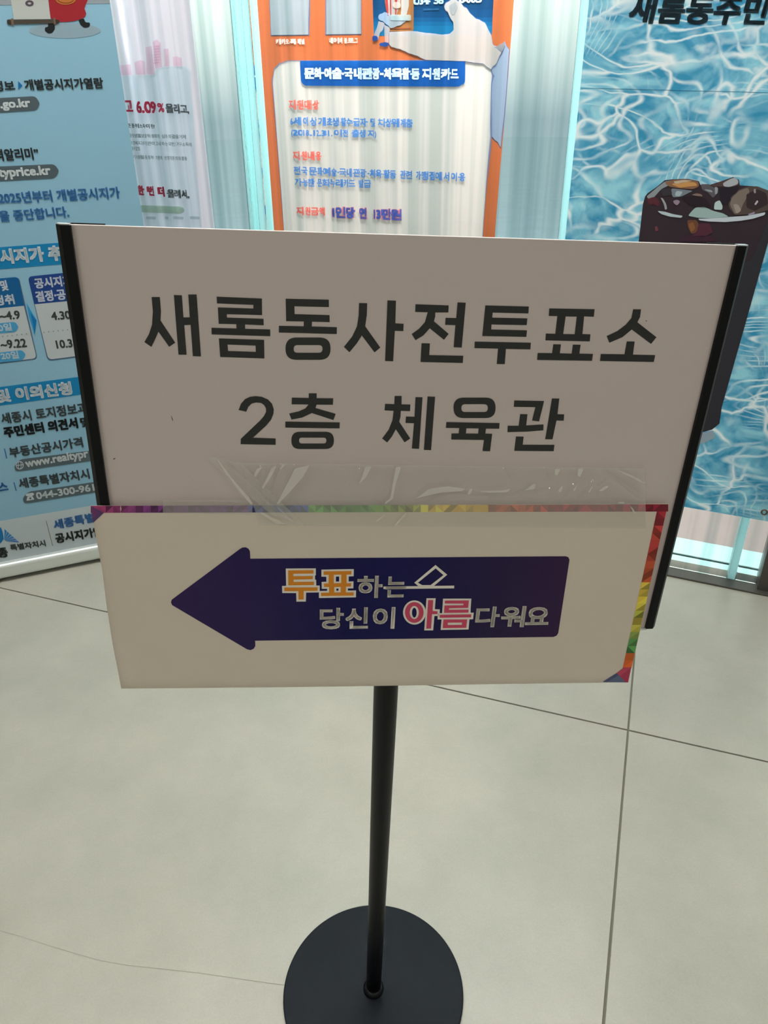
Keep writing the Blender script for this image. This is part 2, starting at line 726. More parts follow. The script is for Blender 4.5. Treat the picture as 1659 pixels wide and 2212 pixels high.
ZC = 3.0
slab('wall_left', (a0.x - 0.1, -4.2, 0), (0.1, 0, 0), (0, a0.y + 4.2, 0), (0, 0, ZC), WALL)
slab('wall_right', (a1.x, -4.2, 0), (0.1, 0, 0), (0, a1.y + 4.2, 0), (0, 0, ZC), WALL)
slab('wall_back', (a0.x - 0.1, -4.3, 0), (a1.x - a0.x + 0.2, 0, 0), (0, 0.1, 0), (0, 0, ZC), WALL)
mb = MB()
Q = [Vector((a0.x - 0.1, -4.3, ZC)), Vector((a1.x + 0.1, -4.3, ZC)), gp(4.05, 0.15, ZC), gp(-7.65, 0.15, ZC)]
mb.add(Q + [p + Vector((0, 0, 0.12)) for p in Q], [(3, 2, 1, 0), (4, 5, 6, 7), (0, 1, 5, 4), (1, 2, 6, 5), (2, 3, 7, 6), (3, 0, 4, 7)])
s = mb.out('ceiling', CEIL)
s['kind'] = 'structure'

# --- the glass wall: channel-glass panes with deep green edges, dark sill and mullions
GPL = Plane(G0, -GN)


def sx_of(x, y):
    return (GPL.px(x, y) - G0).dot(GD)


JA0, JA1 = sx_of(520, 260), sx_of(556, 260)          # joint between the first two panes
JB0, JB1 = sx_of(1231, 260), sx_of(1247, 260)
JC0, JC1 = sx_of(1571, 1247), sx_of(1590, 1247) - 0.002
MUL = sx_of(1634, 1266)
win = empty('window_1', gp(0, 0.03, 0))
win['kind'] = 'structure'
ph = [random.uniform(0, 6.28) for _ in range(5)]


def ribs(s):
    return (0.00010 * math.sin(2 * math.pi * s / 0.047 + ph[0]) + 0.00002 * math.sin(2 * math.pi * s / 0.0171 + ph[1])
            + 0.00008 * math.sin(2 * math.pi * s / 0.113 + ph[2]))


def pane(s0, s1, z0=0.007, z1=ZC - 0.05, step=0.0022):
    n = max(2, int((s1 - s0) / step))
    V, F = [], []
    for i in range(n + 1):
        s = s0 + (s1 - s0) * i / n
        d = 0.007 + ribs(s)
        V += [gp(s, 0, z0), gp(s, 0, z1), gp(s, d, z0), gp(s, d, z1)]
        if i:
            a, b = 4 * i - 4, 4 * i
            F += [(a, b, b + 1, a + 1), (a + 3, b + 3, b + 2, a + 2), (a + 2, b + 2, b, a), (a + 1, b + 1, b + 3, a + 3)]
    F += [(0, 1, 3, 2), (4 * n + 2, 4 * n + 3, 4 * n + 1, 4 * n)]
    obj('glass_pane', V, F, GLASS, win)


G_ = 0.002
pane(-3.2, JA0 - G_)
pane(JA1 + G_, JB0 - G_)
pane(JB1 + G_, JC0 - G_)
pane(JC1 + G_, MUL - 0.004)
pane(MUL + 0.075, 3.8, step=0.004)
pane(-7.4, -3.27, step=0.006)
for (s0, s1) in ((JA0, JA1), (JB0, JB1), (JC0, JC1)):
    wdt = s1 - s0
    if wdt > 0.03:
        for q in ((s0, s0 + 0.010), (s1 - 0.022, s1)):
            mb = MB()
            mb.box(gp(q[0], -0.002, 0.007), GD * (q[1] - q[0]), GN * 0.055, (0, 0, ZC - 0.1))
            bevel(mb.out('glass_flange', TEAL, win), 0.0015)
    else:
        mb = MB()
        mb.box(gp(s0, -0.002, 0.007), GD * wdt, GN * 0.055, (0, 0, ZC - 0.1))
        bevel(mb.out('glass_flange', TEAL, win), 0.0015)
pane(JA0 + 0.012, JA1 - 0.024)
for (s0, s1) in ((MUL, MUL + 0.07), (-3.265, -3.205), (3.8, 3.86), (-7.46, -7.40)):
    mb = MB()
    mb.box(gp(s0, -0.03, 0.0), GD * (s1 - s0), GN * 0.10, (0, 0, ZC))
    bevel(mb.out('mullion', DARKFR, win), 0.002)
mb = MB()
mb.box(gp(-7.4, -0.050, 0.0), GD * 11.2, GN * 0.105, (0, 0, 0.006))
bevel(mb.out('sill', DARKFR, win), 0.002)
mb = MB()
mb.box(gp(-7.4, -0.03, ZC - 0.05), GD * 11.2, GN * 0.1, (0, 0, 0.05))
mb.out('head_frame', DARKFR, win)
# --- outdoors, seen through the glass
mb = MB()
mb.box(gp(-40, 3.3, -0.10), GD * 80, GN * 60, (0, 0, 0.08))
s = mb.out('ground', pmat('outdoor_asphalt', (130, 150, 162), 0.85, noise=0.12, nscale=2.5))
s['kind'] = 'structure'
mb = MB()
mb.box(gp(-9, 0.215, -0.10), GD * 18, GN * 3.08, (0, 0, 0.10))
s = mb.out('pavement', pmat('outdoor_paving', (94, 85, 84), 0.85, noise=0.10, nscale=6))
s['kind'] = 'structure'
mb = MB()
mb.box(gp(-7.4, 0.002, -0.10), GD * 11.2, GN * 0.088, (0, 0, 0.106))
bevel(mb.out('trim_1', pmat('white_kerb', (116, 142, 144), 0.6, noise=0.03, nscale=20)), 0.002)['kind'] = 'structure'
mb = MB()
mb.box(gp(-9, 0.104, -0.10), GD * 16, GN * 0.11, (0, 0, 0.106))
bevel(mb.out('trim_2', pmat('white_kerb', (116, 142, 144))), 0.003)['kind'] = 'structure'


# ------------------------------------------------------------------ the sign stand
SU = Vector((0.99313845, 0.10463025, -0.05223539))
SV = Vector((-0.04996372, -0.0242179, -0.99845737))
SN = SU.cross(SV).normalized()
if SN.dot(CAMP - Vector((0, 0.7, 1))) < 0 or SN.y > 0:
    SN = -SN                                          # towards the viewer
K = 0.58 / 0.60
SP = Vector((-0.26210733 * K, 0.66586821 * K, H - 0.07533655 * K))
SIGN = Plane(SP, SN, (683.0, 4307.0))
TLp, TRp, BRp = SIGN.px(152, 485), SIGN.px(1592, 530), SIGN.px(1394, 1353)
SW = (TRp - TLp).dot(SU)
SH = (BRp - TRp).dot(SV)
foot = Vector((-0.0255, 0.708, 0))
stand = empty('sign_stand', foot)
tag(stand, 'black pole sign stand holding a white board, on a round black base plate', 'sign stand')

# board: white acrylic sheet between two black rails
mb = MB()
mb.box(TLp - SU * 0.006, SU * (SW + 0.012), SV * (SH + 0.002), -SN * 0.0045)
bd = mb.out('board', BOARD, stand)
bd['label'] = 'white board with large charcoal lettering'
bevel(bd, 0.0005, 2)
# clear acrylic cover edge and its foot showing below the right rail
mb = MB()
mb.box(TRp - SU * 0.014 + SV * (SH + 0.0022) + SN * 0.001, SU * 0.012 + SU * 0.004, SV * 0.0028, -SN * 0.006)
bevel(mb.out('corner_block', pmat('clear_white_plastic', (226, 232, 232), 0.15, noise=0.03), stand), 0.0006)
mb = MB()
mb.box(TLp + SU * 0.0 + SV * (SH + 0.0022) + SN * 0.001, SU * 0.016, SV * 0.0028, -SN * 0.006)
bevel(mb.out('corner_block', pmat('clear_white_plastic', (226, 232, 232), 0.15, noise=0.03), stand), 0.0006)


def rail(o, sgn):
    # profile: across (away from the board), outwards (towards the viewer)
    prof = [(-0.0008, 0.0), (-0.0008, 0.0042), (0.0072, 0.0042), (0.0118, -0.0005), (0.0118, -0.0075), (-0.004, -0.0075), (-0.004, -0.0052), (0.0006, -0.0052), (0.0006, 0.0)]
    mb = MB()
    mb.prism(prof, o, SU * sgn, SN, SV * (SH + 0.001))
    r_ = mb.out('side_rail', BLACK, stand)
    bevel(r_, 0.0004, 2)
    mb = MB()
    cap = [(-0.0002, 0.0005), (-0.0002, 0.0038), (0.0070, 0.0038), (0.0112, -0.0007), (0.0112, -0.0068), (0.0008, -0.0068), (0.0008, 0.0005)]
    mb.prism(cap, o - SV * 0.0007, SU * sgn, SN, SV * 0.0012)
    c_ = mb.out('rail_end', ALU, r_)
    c_['label'] = 'bright cut metal end of the black rail'
    mb = MB()
    mb.box(o - SU * sgn * 0.026 - SN * 0.0053 - SV * 0.0008, SU * sgn * 0.030, SV * 0.02, -SN * 0.0022)
    mb.out('rear_clip', BLACK, r_)
    return r_


rail(TLp, -1)
rail(TRp, 1)

# pole and rear bracket
f_low = SIGN.px(834, 1478, -0.034)
axis = (f_low - foot).normalized()
head = foot + axis * (0.98)
mb = MB()
n_ = 14
Lp = (head - foot).length
pts = [foot + axis * (Lp * i / n_) for i in range(n_ + 1)]
mb.tube(pts, [0.0118 + 0.0032 * min(1, (i / n_) / 0.66) for i in range(n_ + 1)], 40)
mb.out('pole', BLACK, stand, True)
mb = MB()
mb.tube([foot + axis * 0.006, foot + axis * 0.012, foot + axis * 0.017], [0.017, 0.0165, 0.0128], 40)
mb.out('pole_socket', BLACK, stand, True)
mb = MB()
cB = SIGN.p + SN * (-0.0055)
ctr = TLp + SU * (SW * 0.5) + SV * (SH * 0.62) - SN * 0.0062
mb.box(ctr - SU * 0.05 - SV * 0.06, SU * 0.10, SV * 0.12, -SN * 0.004)
mb.box(ctr - SU * 0.010 - SV * 0.045 - SN * 0.0035, SU * 0.020, SV * 0.09, -SN * 0.020)
bevel(mb.out('bracket', BLACK, stand), 0.001)

# base plate
mb = MB()
N = 96
RB = 0.1475
prof = [(0.0, 0.0072), (RB - 0.0015, 0.0072), (RB - 0.0004, 0.0067), (RB, 0.0056), (RB, 0.0012), (RB - 0.001, 0.0), (0.0, 0.0)]
V, F = [], []
for (r_, z_) in prof[1:-1]:
    for j in range(N):
        t_ = 2 * math.pi * j / N
        V.append(foot + Vector((r_ * math.cos(t_), r_ * math.sin(t_), z_)))
for i in range(len(prof) - 3):
    for j in range(N):
        a, b = i * N + j, i * N + (j + 1) % N
        F.append((a, a + N, b + N, b))
F.append(tuple(range(N)))
F.append(tuple(range((len(prof) - 3) * N, (len(prof) - 2) * N))[::-1])
mb.add(V, F)
bp_ = mb.out('base_plate', BASEM, stand)

# large lettering on the board, stroke by stroke
A = crop(280, 600, 2.765)
B = crop(860, 600, 2.765)


def rr(f, x0, y0, x1, y1, r):
    return f(rnd([(x0, y0), (x1, y0), (x1, y1), (x0, y1)], r, 8))


GL = [
    [A([(131, 115), (180, 115), (187, 200), (184, 255), (272, 388), (236, 412), (172, 322), (153, 366), (130, 413), (88, 384), (115, 338), (134, 280), (139, 200)])],
    [A([(264, 103), (312, 105), (321, 237), (359, 236), (350, 100), (400, 100), (426, 470), (378, 468), (364, 281), (326, 283), (340, 460), (292, 459)])],
    [A([(520, 113), (790, 124), (791, 223), (580, 217), (582, 238), (800, 245), (801, 284), (690, 279), (690, 305), (839, 309), (840, 349), (490, 338), (489, 299), (638, 303), (637, 277), (532, 275), (527, 177), (739, 184), (739, 162), (522, 153)])],
    [A([(533, 362), (803, 371), (805, 482), (541, 473)]), A([(585, 399), (752, 405), (754, 443), (588, 437)])],
    [A([(932, 125), (1190, 131), (1190, 175), (984, 170), (985, 217), (1194, 223), (1195, 265), (1089, 262), (1088, 291), (1238, 295), (1237, 336), (891, 327), (892, 287), (1040, 290), (1040, 261), (935, 259)])],
    [rr(A, 931, 357, 1200, 490, 125), rr(A, 980, 402, 1152, 448, 42)],
    [A([(1370, 151), (1419, 152), (1417, 220), (1407, 290), (1497, 417), (1463, 446), (1387, 345), (1357, 392), (1313, 445), (1280, 413), (1330, 350), (1358, 290), (1368, 225)])],
    [A([(1540, 135), (1591, 137), (1587, 272), (1637, 275), (1635, 318), (1584, 317), (1574, 499), (1526, 497)])],
    [B([(104, 158), (302, 165), (300, 207), (222, 207), (221, 235), (214, 260), (302, 335), (274, 371), (189, 302), (150, 345), (104, 373), (81, 336), (125, 305), (160, 265), (177, 206), (102, 204)])],
    [B([(355, 147), (404, 149), (380, 417), (332, 415), (342, 283), (281, 281), (284, 239), (347, 241)])],
    [B([(140, 391), (190, 392), (186, 462), (389, 466), (386, 509), (134, 503)])],
    [B([(521, 165), (781, 172), (778, 213), (565, 208), (562, 238), (772, 243), (768, 283), (558, 279), (556, 309), (770, 314), (766, 353), (503, 348)])],
    [B([(458, 381), (793, 388), (790, 428), (644, 425), (637, 516), (589, 515), (597, 423), (456, 420)])],
    [B([(903, 183), (1174, 188), (1169, 233), (1111, 231), (1101, 336), (1149, 338), (1145, 380), (880, 374), (883, 333), (939, 335), (951, 229), (900, 228)]), B([(1001, 231), (1067, 232), (1055, 337), (986, 336)])],
    [B([(927, 397), (973, 398), (966, 451), (1037, 453), (1044, 399), (1090, 400), (1083, 453), (1164, 455), (1158, 496), (830, 491), (834, 449), (920, 450)])],
    [B([(1404, 188), (1451, 189), (1445, 235), (1429, 266), (1543, 355), (1511, 395), (1396, 309), (1340, 355), (1262, 388), (1246, 348), (1310, 318), (1360, 280), (1394, 240)])],
    [B([(1366, 380), (1413, 381), (1403, 459), (1536, 462), (1527, 503), (1206, 497), (1211, 455), (1352, 457)])],
    [A([(651, 790), (665, 752), (690, 724), (720, 711), (752, 707), (790, 711), (826, 727), (850, 752), (861, 785), (859, 812), (845, 848), (815, 884), (737, 955), (872, 960), (872, 998), (663, 994), (664, 962), (780, 852), (803, 825), (815, 800), (814, 780), (803, 760), (785, 748), (755, 745), (728, 752), (708, 772), (697, 800)])],
    [A([(1070, 690), (1117, 690), (1117, 719), (1216, 720), (1214, 759), (1117, 758), (1110, 778), (1231, 813), (1217, 850), (1088, 808), (1030, 835), (967, 847), (953, 811), (1010, 798), (1050, 780), (1069, 757), (968, 756), (969, 716), (1070, 718)])],
    [A([(930, 859), (1255, 864), (1254, 900), (930, 895)])],
    [rr(A, 966, 920, 1220, 1023, 100), rr(A, 1012, 955, 1175, 990, 34)],
    [A([(1583, 706), (1625, 706), (1624, 756), (1677, 757), (1675, 796), (1620, 795), (1618, 830), (1610, 860), (1676, 960), (1642, 983), (1590, 905), (1567, 948), (1538, 984), (1508, 960), (1547, 908), (1570, 850), (1577, 795), (1523, 792), (1526, 753), (1581, 755)])],
    [B([(104, 713), (146, 714), (125, 1022), (82, 1020), (95, 869), (44, 867), (47, 829), (98, 830)])],
    [B([(176, 709), (221, 711), (197, 1030), (154, 1028)])],
    [rr(B, 331, 716, 582, 838, 112), rr(B, 378, 755, 536, 802, 44)],
    [B([(288, 862), (606, 868), (604, 902), (525, 901), (521, 931), (562, 932), (549, 1036), (504, 1035), (513, 969), (317, 966), (319, 930), (361, 930), (365, 898), (286, 897)]), B([(408, 899), (481, 900), (478, 931), (405, 930)])],
    [B([(694, 733), (872, 736), (842, 858), (800, 853), (820, 773), (691, 771)])],
    [B([(729, 814), (773, 815), (765, 882), (868, 876), (868, 911), (770, 919), (653, 922), (655, 884), (720, 884)])],
    [B([(919, 721), (963, 721), (952, 815), (992, 816), (989, 854), (946, 853), (922, 965), (879, 964)])],
    [B([(704, 948), (750, 949), (744, 997), (934, 998), (929, 1036), (694, 1034)])],
]
for grp in ((0, 1), (2, 3), (4, 5), (6, 7), (8, 9, 10), (11, 12), (13, 14), (15, 16), (17,), (18, 19, 20), (21, 22, 23), (24, 25), (26, 27, 28, 29)):
    mb = MB()
    for g in grp:
        shape(SIGN, GL[g], 0.00035, mb)
    mb.out('letter', pmat('charcoal_print', (44, 48, 49), 0.4), bd)
mb = MB()
shape(SIGN, A([(247, 822), (252, 830), (260, 856), (254, 850)]), 0.0004, mb)
mb.out('dirt_speck', pmat('speck', (98, 70, 60), 0.8), bd)
shape(SIGN, crop(180, 960, 2.304)([(148, 72), (158, 67), (160, 71), (151, 76)]), 0.0004).out('dirt_speck', pmat('speck', (98, 70, 60), 0.8), bd)
shape(SIGN, B(ell(1483, 258, 3, 3, 8)), 0.0004).out('dirt_speck', pmat('speck', (98, 70, 60), 0.8), bd)

# ------------------------------------------------------------------ the taped paper with the arrow
PO = 0.0024                                           # how far the paper stands off the board


def paper_pt(x, y, off=0.0):
    """the sheet: flat on the board, easing forward a little at its free lower left and over the left rail"""
    b = 0.0
    yy = (y - 1355) / 120.0
    if yy > 0:
        b += 0.0015 * yy * yy
    lx = (262 - x) / 70.0
    if lx > 0:
        b += 0.0024 * min(1.0, lx)
    return SIGN.px(x, y, PO + 0.0022 + b + off)


class Sheet(Plane):
    def px(s, x, y, off=0.0):
        return paper_pt(x, y, off)


PAPER = Sheet(SIGN.p, SIGN.n, (683.0, 4307.0))


def lerp2(a, b, t):
    return (a[0] + (b[0] - a[0]) * t, a[1] + (b[1] - a[1]) * t)


LEFT = [(195.5, 1092), (207, 1160), (221, 1232), (229, 1300), (243, 1390), (262, 1487.5)]
RIGHT = [(1444, 1089), (1428, 1162), (1411, 1236), (1395, 1310), (1376, 1393), (1357, 1475)]
NX = 48
V, F = [], []
rows = []
for r_ in range(26):
    t = r_ / 25 * 5
    i = min(4, int(t))
    rows.append((lerp2(LEFT[i], LEFT[i + 1], t - i), lerp2(RIGHT[i], RIGHT[i + 1], t - i)))
for side in (0, 1):
    for r_, (l, q) in enumerate(rows):
        for c_ in range(NX + 1):
            x, y = lerp2(l, q, c_ / NX)
            y += (0.9 * math.sin(c_ / NX * 5) - 3.0 * math.sin(math.pi * c_ / NX) * 0.0)
            V.append(paper_pt(x, y, -0.00035 if side else 0.0))
nn = 26 * (NX + 1)
for r_ in range(25):
    for c_ in range(NX):
        a = r_ * (NX + 1) + c_
        F.append((a, a + NX + 1, a + NX + 2, a + 1))
        F.append(tuple(x + nn for x in (a, a + 1, a + NX + 2, a + NX + 1)))
edge = [c_ for c_ in range(NX + 1)] + [r_ * (NX + 1) + NX for r_ in range(1, 26)] + [25 * (NX + 1) + c_ for c_ in range(NX - 1, -1, -1)] + [r_ * (NX + 1) for r_ in range(24, 0, -1)]
for i, a in enumerate(edge):
    b = edge[(i + 1) % len(edge)]
    F.append((a, b, b + nn, a + nn))
notice = empty('paper_notice', PAPER.px(262, 1487))
tag(notice, 'cream paper notice with a dark blue arrow and rainbow border, taped across the board', 'paper notice')
obj('sheet', V, F, pmat('cream_paper', (226, 216, 202), 0.62, spec=0.3, noise=0.015, nscale=5), notice, True)


def on_paper(x, y):
    return (x, y + 0.0)


# rainbow border made of printed triangles
def tri_strip(name, cells, jitter, seed):
    rg = random.Random(seed)
    by = {}
    for (quad, col) in cells:
        a, b, c, d = quad
        for tri in (((a, b, c), (a, c, d)) if rg.random() < 0.5 else ((a, b, d), (b, c, d))):
            kx = 1 + rg.choice([-1, -0.5, 0, 0.5, 1]) * jitter
            kk = tuple(max(0, min(255, round(v * kx / 4) * 4)) for v in col)
            by.setdefault(kk, []).append(tri)
    mb, idx, mats = MB(), [], []
    for kk, tris in by.items():
        mats.append(ink(kk, 0.0, 0.45))
        for t_ in tris:
            n0 = len(mb.f)
            shape(PAPER, list(t_), 0.0002, mb)
            idx += [len(mats) - 1] * (len(mb.f) - n0)
    o = mb.out(name, mats[0], notice)
    for m_ in mats[1:]:
        o.data.materials.append(m_)
    o.data.polygons.foreach_set('material_index', idx)


def grad(stops, x):
    for i in range(len(stops) - 1):
        if x < stops[i + 1][0]:
            if stops[i][2]:
                return stops[i][1]
            t = (x - stops[i][0]) / (stops[i + 1][0] - stops[i][0])
            return tuple(a + (b - a) * t for a, b in zip(stops[i][1], stops[i + 1][1]))
    return stops[-1][1]


TOP = [(195, (150, 55, 100), 0), (300, (120, 60, 120), 0), (400, (100, 55, 118), 0), (520, (105, 60, 125), 1), (530, (72, 82, 150), 0), (653, (70, 100, 165), 1),
       (654, (95, 160, 70), 0), (780, (85, 150, 65), 0), (850, (130, 150, 60), 0), (905, (165, 165, 60), 1), (906, (238, 200, 62), 0), (1040, (232, 195, 52), 1),
       (1041, (215, 110, 52), 0), (1150, (200, 85, 50), 0), (1200, (170, 48, 66), 0), (1330, (150, 34, 56), 0), (1444, (175, 48, 72), 0)]


def top_y(x):
    t = (x - 195.5) / (1444 - 195.5)
    return 1092.4 - 3.4 * t, 1107.9 - 2.9 * t


cells = []
x = 196.0
while x < 1442:
    x2 = min(1443.4, x + 16.2)
    (ya, yb), (yc, yd) = top_y(x), top_y(x2)
    cells.append((((x, ya + 0.3), (x2, yc + 0.3), (x2, yd), (x, yb)), grad(TOP, x)))
    x = x2
tri_strip('border_print', cells, 0.26, 3)
RS = [(1105, (170, 45, 62), 0), (1150, (185, 70, 60), 0), (1180, (180, 60, 60), 0), (1205, (185, 80, 55), 0), (1250, (195, 92, 52), 1), (1251, (222, 196, 80), 0),
      (1300, (215, 190, 70), 0), (1312, (150, 165, 70), 0), (1340, (205, 180, 66), 0), (1360, (150, 160, 80), 0), (1378, (90, 150, 85), 0), (1408, (80, 150, 80), 1),
      (1409, (212, 105, 45), 0), (1442, (205, 92, 40), 1), (1443, (190, 60, 95), 0), (1475, (190, 60, 95), 0)]


def side_x(y):
    return 1419 + (1345 - 1419) * (y - 1105) / (1443.8 - 1105), 1443.2 + (1357.3 - 1443.2) * (y - 1089.5) / (1474.6 - 1089.5)


cells = []
y = 1105.0
while y < 1443:
    y2 = min(1443.8, y + 15.3)
    (xa, xb), (xc, xd) = side_x(y), side_x(y2)
    cells.append((((xa, y), (xb - 0.3, y), (xd - 0.3, y2), (xc, y2)), grad(RS, y)))
    y = y2
tri_strip('border_print', cells, 0.24, 8)
E = crop(1200, 1060, 5.029)
shape(PAPER, E([(665, 1980), (730, 1930), (745, 1920), (822, 1920), (788, 2083), (765, 2083)]), 0.0002).out('corner_print', ink((186, 62, 96), 0, 0.45), notice)
shape(PAPER, E([(510, 2079), (665, 1980), (765, 2083)]), 0.0002).out('corner_print', ink((104, 116, 150), 0, 0.45), notice)
shape(PAPER, E([(510, 2079), (665, 1980), (688, 2004), (560, 2079)]), 0.00028).out('corner_print', ink((84, 92, 132), 0, 0.45), notice)
shape(PAPER, E([(665, 1980), (730, 1930), (760, 1920), (822, 1920), (700, 2014)]), 0.00028).out('corner_print', ink((204, 78, 106), 0, 0.45), notice)
C8 = crop(180, 960, 2.304)
shape(PAPER, C8([(37, 306), (102, 341), (50, 389)]), 0.0003).out('corner_print', ink((96, 70, 122), 0, 0.45), notice)
shape(PAPER, C8([(37, 306), (78, 340), (48, 378)]), 0.00036).out('corner_print', ink((120, 66, 122), 0, 0.45), notice)

# the arrow: violet towards head and tail, blue in the middle (a printed gradient)
D5 = crop(590, 1180, 2.552)
ar = C8([(440, 773), (780, 520), (792, 513), (808, 512), (822, 519), (829, 532), (831, 569)]) + D5([(1612, 55), (1627, 60), (1634, 74), (1572, 478), (1563, 493), (1545, 500)]) \
    + C8([(855, 977), (856, 1003), (848, 1017), (832, 1024), (815, 1020), (442, 800), (436, 787)])
am = bpy.data.materials.new('arrow_print')
am.use_nodes = True
n = am.node_tree
b = n.nodes['Principled BSDF']
t = n.nodes.new('ShaderNodeTexCoord')
sp_ = n.nodes.new('ShaderNodeSeparateXYZ')
rp_ = n.nodes.new('ShaderNodeValToRGB')
n.links.new(t.outputs['Generated'], sp_.inputs[0])
n.links.new(sp_.outputs['X'], rp_.inputs[0])
n.links.new(rp_.outputs[0], b.inputs['Base Color'])
els = rp_.color_ramp.elements
els[0].position, els[0].color = 0.0, lin((54, 34, 90))
els[1].position, els[1].color = 1.0, lin((56, 32, 76))
for ps, cc in ((0.22, (42, 30, 88)), (0.42, (14, 14, 84)), (0.58, (16, 16, 86)), (0.78, (38, 28, 76))):
    e_ = els.new(ps)
    e_.color = lin(cc)
b.inputs['Roughness'].default_value = 0.45
b.inputs['Specular IOR Level'].default_value = 0.25
shape(PAPER, ar, 0.0003).out('arrow_print', am, notice)
WH = ink((244, 240, 230), 0, 0.5)
OR = ink((232, 146, 38), 0, 0.5)
PK = ink((214, 78, 112), 0, 0.5)
mw, mo, mp_ = MB(), MB(), MB()
G1 = crop(600, 1210, 8.295)
G2 = crop(860, 1280, 8.295)
shape(PAPER, G1([(143, 150), (682, 147), (682, 272), (668, 274), (668, 350), (688, 352), (690, 455), (752, 455), (752, 578), (508, 582), (504, 742), (334, 744), (330, 590), (80, 590), (76, 463), (150, 460)]), 0.0006, mw)
shape(PAPER, [G1([(782, 170), (1362, 160), (1360, 288), (1272, 292), (1270, 382), (1357, 380), (1354, 505), (1256, 508), (1256, 545), (1403, 542), (1400, 667), (738, 678), (738, 552), (885, 548), (885, 515), (788, 514), (786, 390), (870, 386), (870, 298), (782, 296)]),
              G1([(1042, 295), (1100, 293), (1100, 382), (1042, 384)]), G1([(1050, 510), (1088, 509), (1088, 546), (1050, 548)])], 0.0006, mw)
shape(PAPER, [G2(ell(292, 357, 204, 217, 44)), G2(ell(290, 360, 42, 87, 30))], 0.0006, mw)
shape(PAPER, G2([(508, 102), (673, 102), (658, 298), (747, 300), (740, 418), (650, 420), (628, 678), (468, 678)]), 0.0006, mw)
shape(PAPER, G2([(805, 110), (1312, 108), (1300, 280), (1298, 360), (1356, 360), (1343, 478), (1278, 480), (1262, 662), (762, 670), (778, 482), (706, 482), (712, 370), (788, 368)]), 0.0006, mw)
shape(PAPER, G1([(185, 185), (640, 180), (640, 240), (278, 243), (278, 290), (628, 285), (626, 342), (283, 347), (283, 392), (648, 387), (646, 447), (190, 452)]), 0.0009, mo)
shape(PAPER, G1([(118, 492), (712, 488), (712, 550), (465, 553), (462, 705), (372, 707), (370, 555), (118, 556)]), 0.0009, mo)
shape(PAPER, [G1([(822, 202), (1320, 195), (1318, 257), (1232, 260), (1232, 415), (1315, 412), (1312, 472), (1220, 475), (1220, 580), (1362, 578), (1360, 636), (776, 643), (776, 585), (920, 582), (920, 480), (830, 480), (828, 422), (912, 418), (912, 263), (822, 265)]),
              G1([(1003, 262), (1138, 260), (1136, 412), (1003, 415)]), G1([(1012, 482), (1130, 480), (1128, 578), (1012, 580)])], 0.0009, mo)
shape(PAPER, [G2(ell(290, 357, 167, 185, 44)), G2(ell(290, 358, 82, 118, 36))], 0.0009, mp_)
shape(PAPER, G2([(540, 135), (628, 135), (618, 330), (706, 335), (703, 387), (608, 388), (590, 645), (505, 647)]), 0.0009, mp_)
shape(PAPER, G2([(838, 145), (1268, 142), (1255, 275), (912, 282), (910, 310), (1262, 306), (1260, 360), (822, 365), (832, 232), (1170, 228), (1172, 198), (836, 197)]), 0.0009, mp_)
shape(PAPER, G2([(746, 400), (1312, 390), (1306, 445), (746, 453)]), 0.0009, mp_)
shape(PAPER, [G2([(812, 485), (1238, 483), (1220, 632), (800, 637)]), G2([(890, 540), (1145, 538), (1143, 580), (888, 582)])], 0.0009, mp_)
for s_, p0, p1, h_ in [('하', (462, 285), (600, 285), 123), ('는', (616, 283), (730, 281), 116), ('당', (257, 458), (388, 457), 118), ('신', (398, 456), (522, 454), 118),
                       ('이', (547, 455), (668, 455), 120), ('다', (1110, 447), (1240, 446), 115), ('워', (1250, 447), (1380, 446), 118), ('요', (1387, 435), (1515, 433), 100)]:
    text(PAPER, s_, D5(p0), D5(p1), h_ / 2.552, 0.0007, 2.9, mw)
shape(PAPER, [D5([(895, 103), (960, 157), (880, 224), (806, 224), (778, 201)]), D5([(896, 122), (939, 159), (868, 214), (822, 214), (798, 201)])], 0.0007, mw)
shape(PAPER, D5([(608, 222), (998, 217), (998, 232), (608, 236)]), 0.0007, mw)
mw.out('white_lettering', WH, notice)
mo.out('orange_lettering', OR, notice)
mp_.out('pink_lettering', PK, notice)

# ------------------------------------------------------------------ clear tape over the paper's upper edge


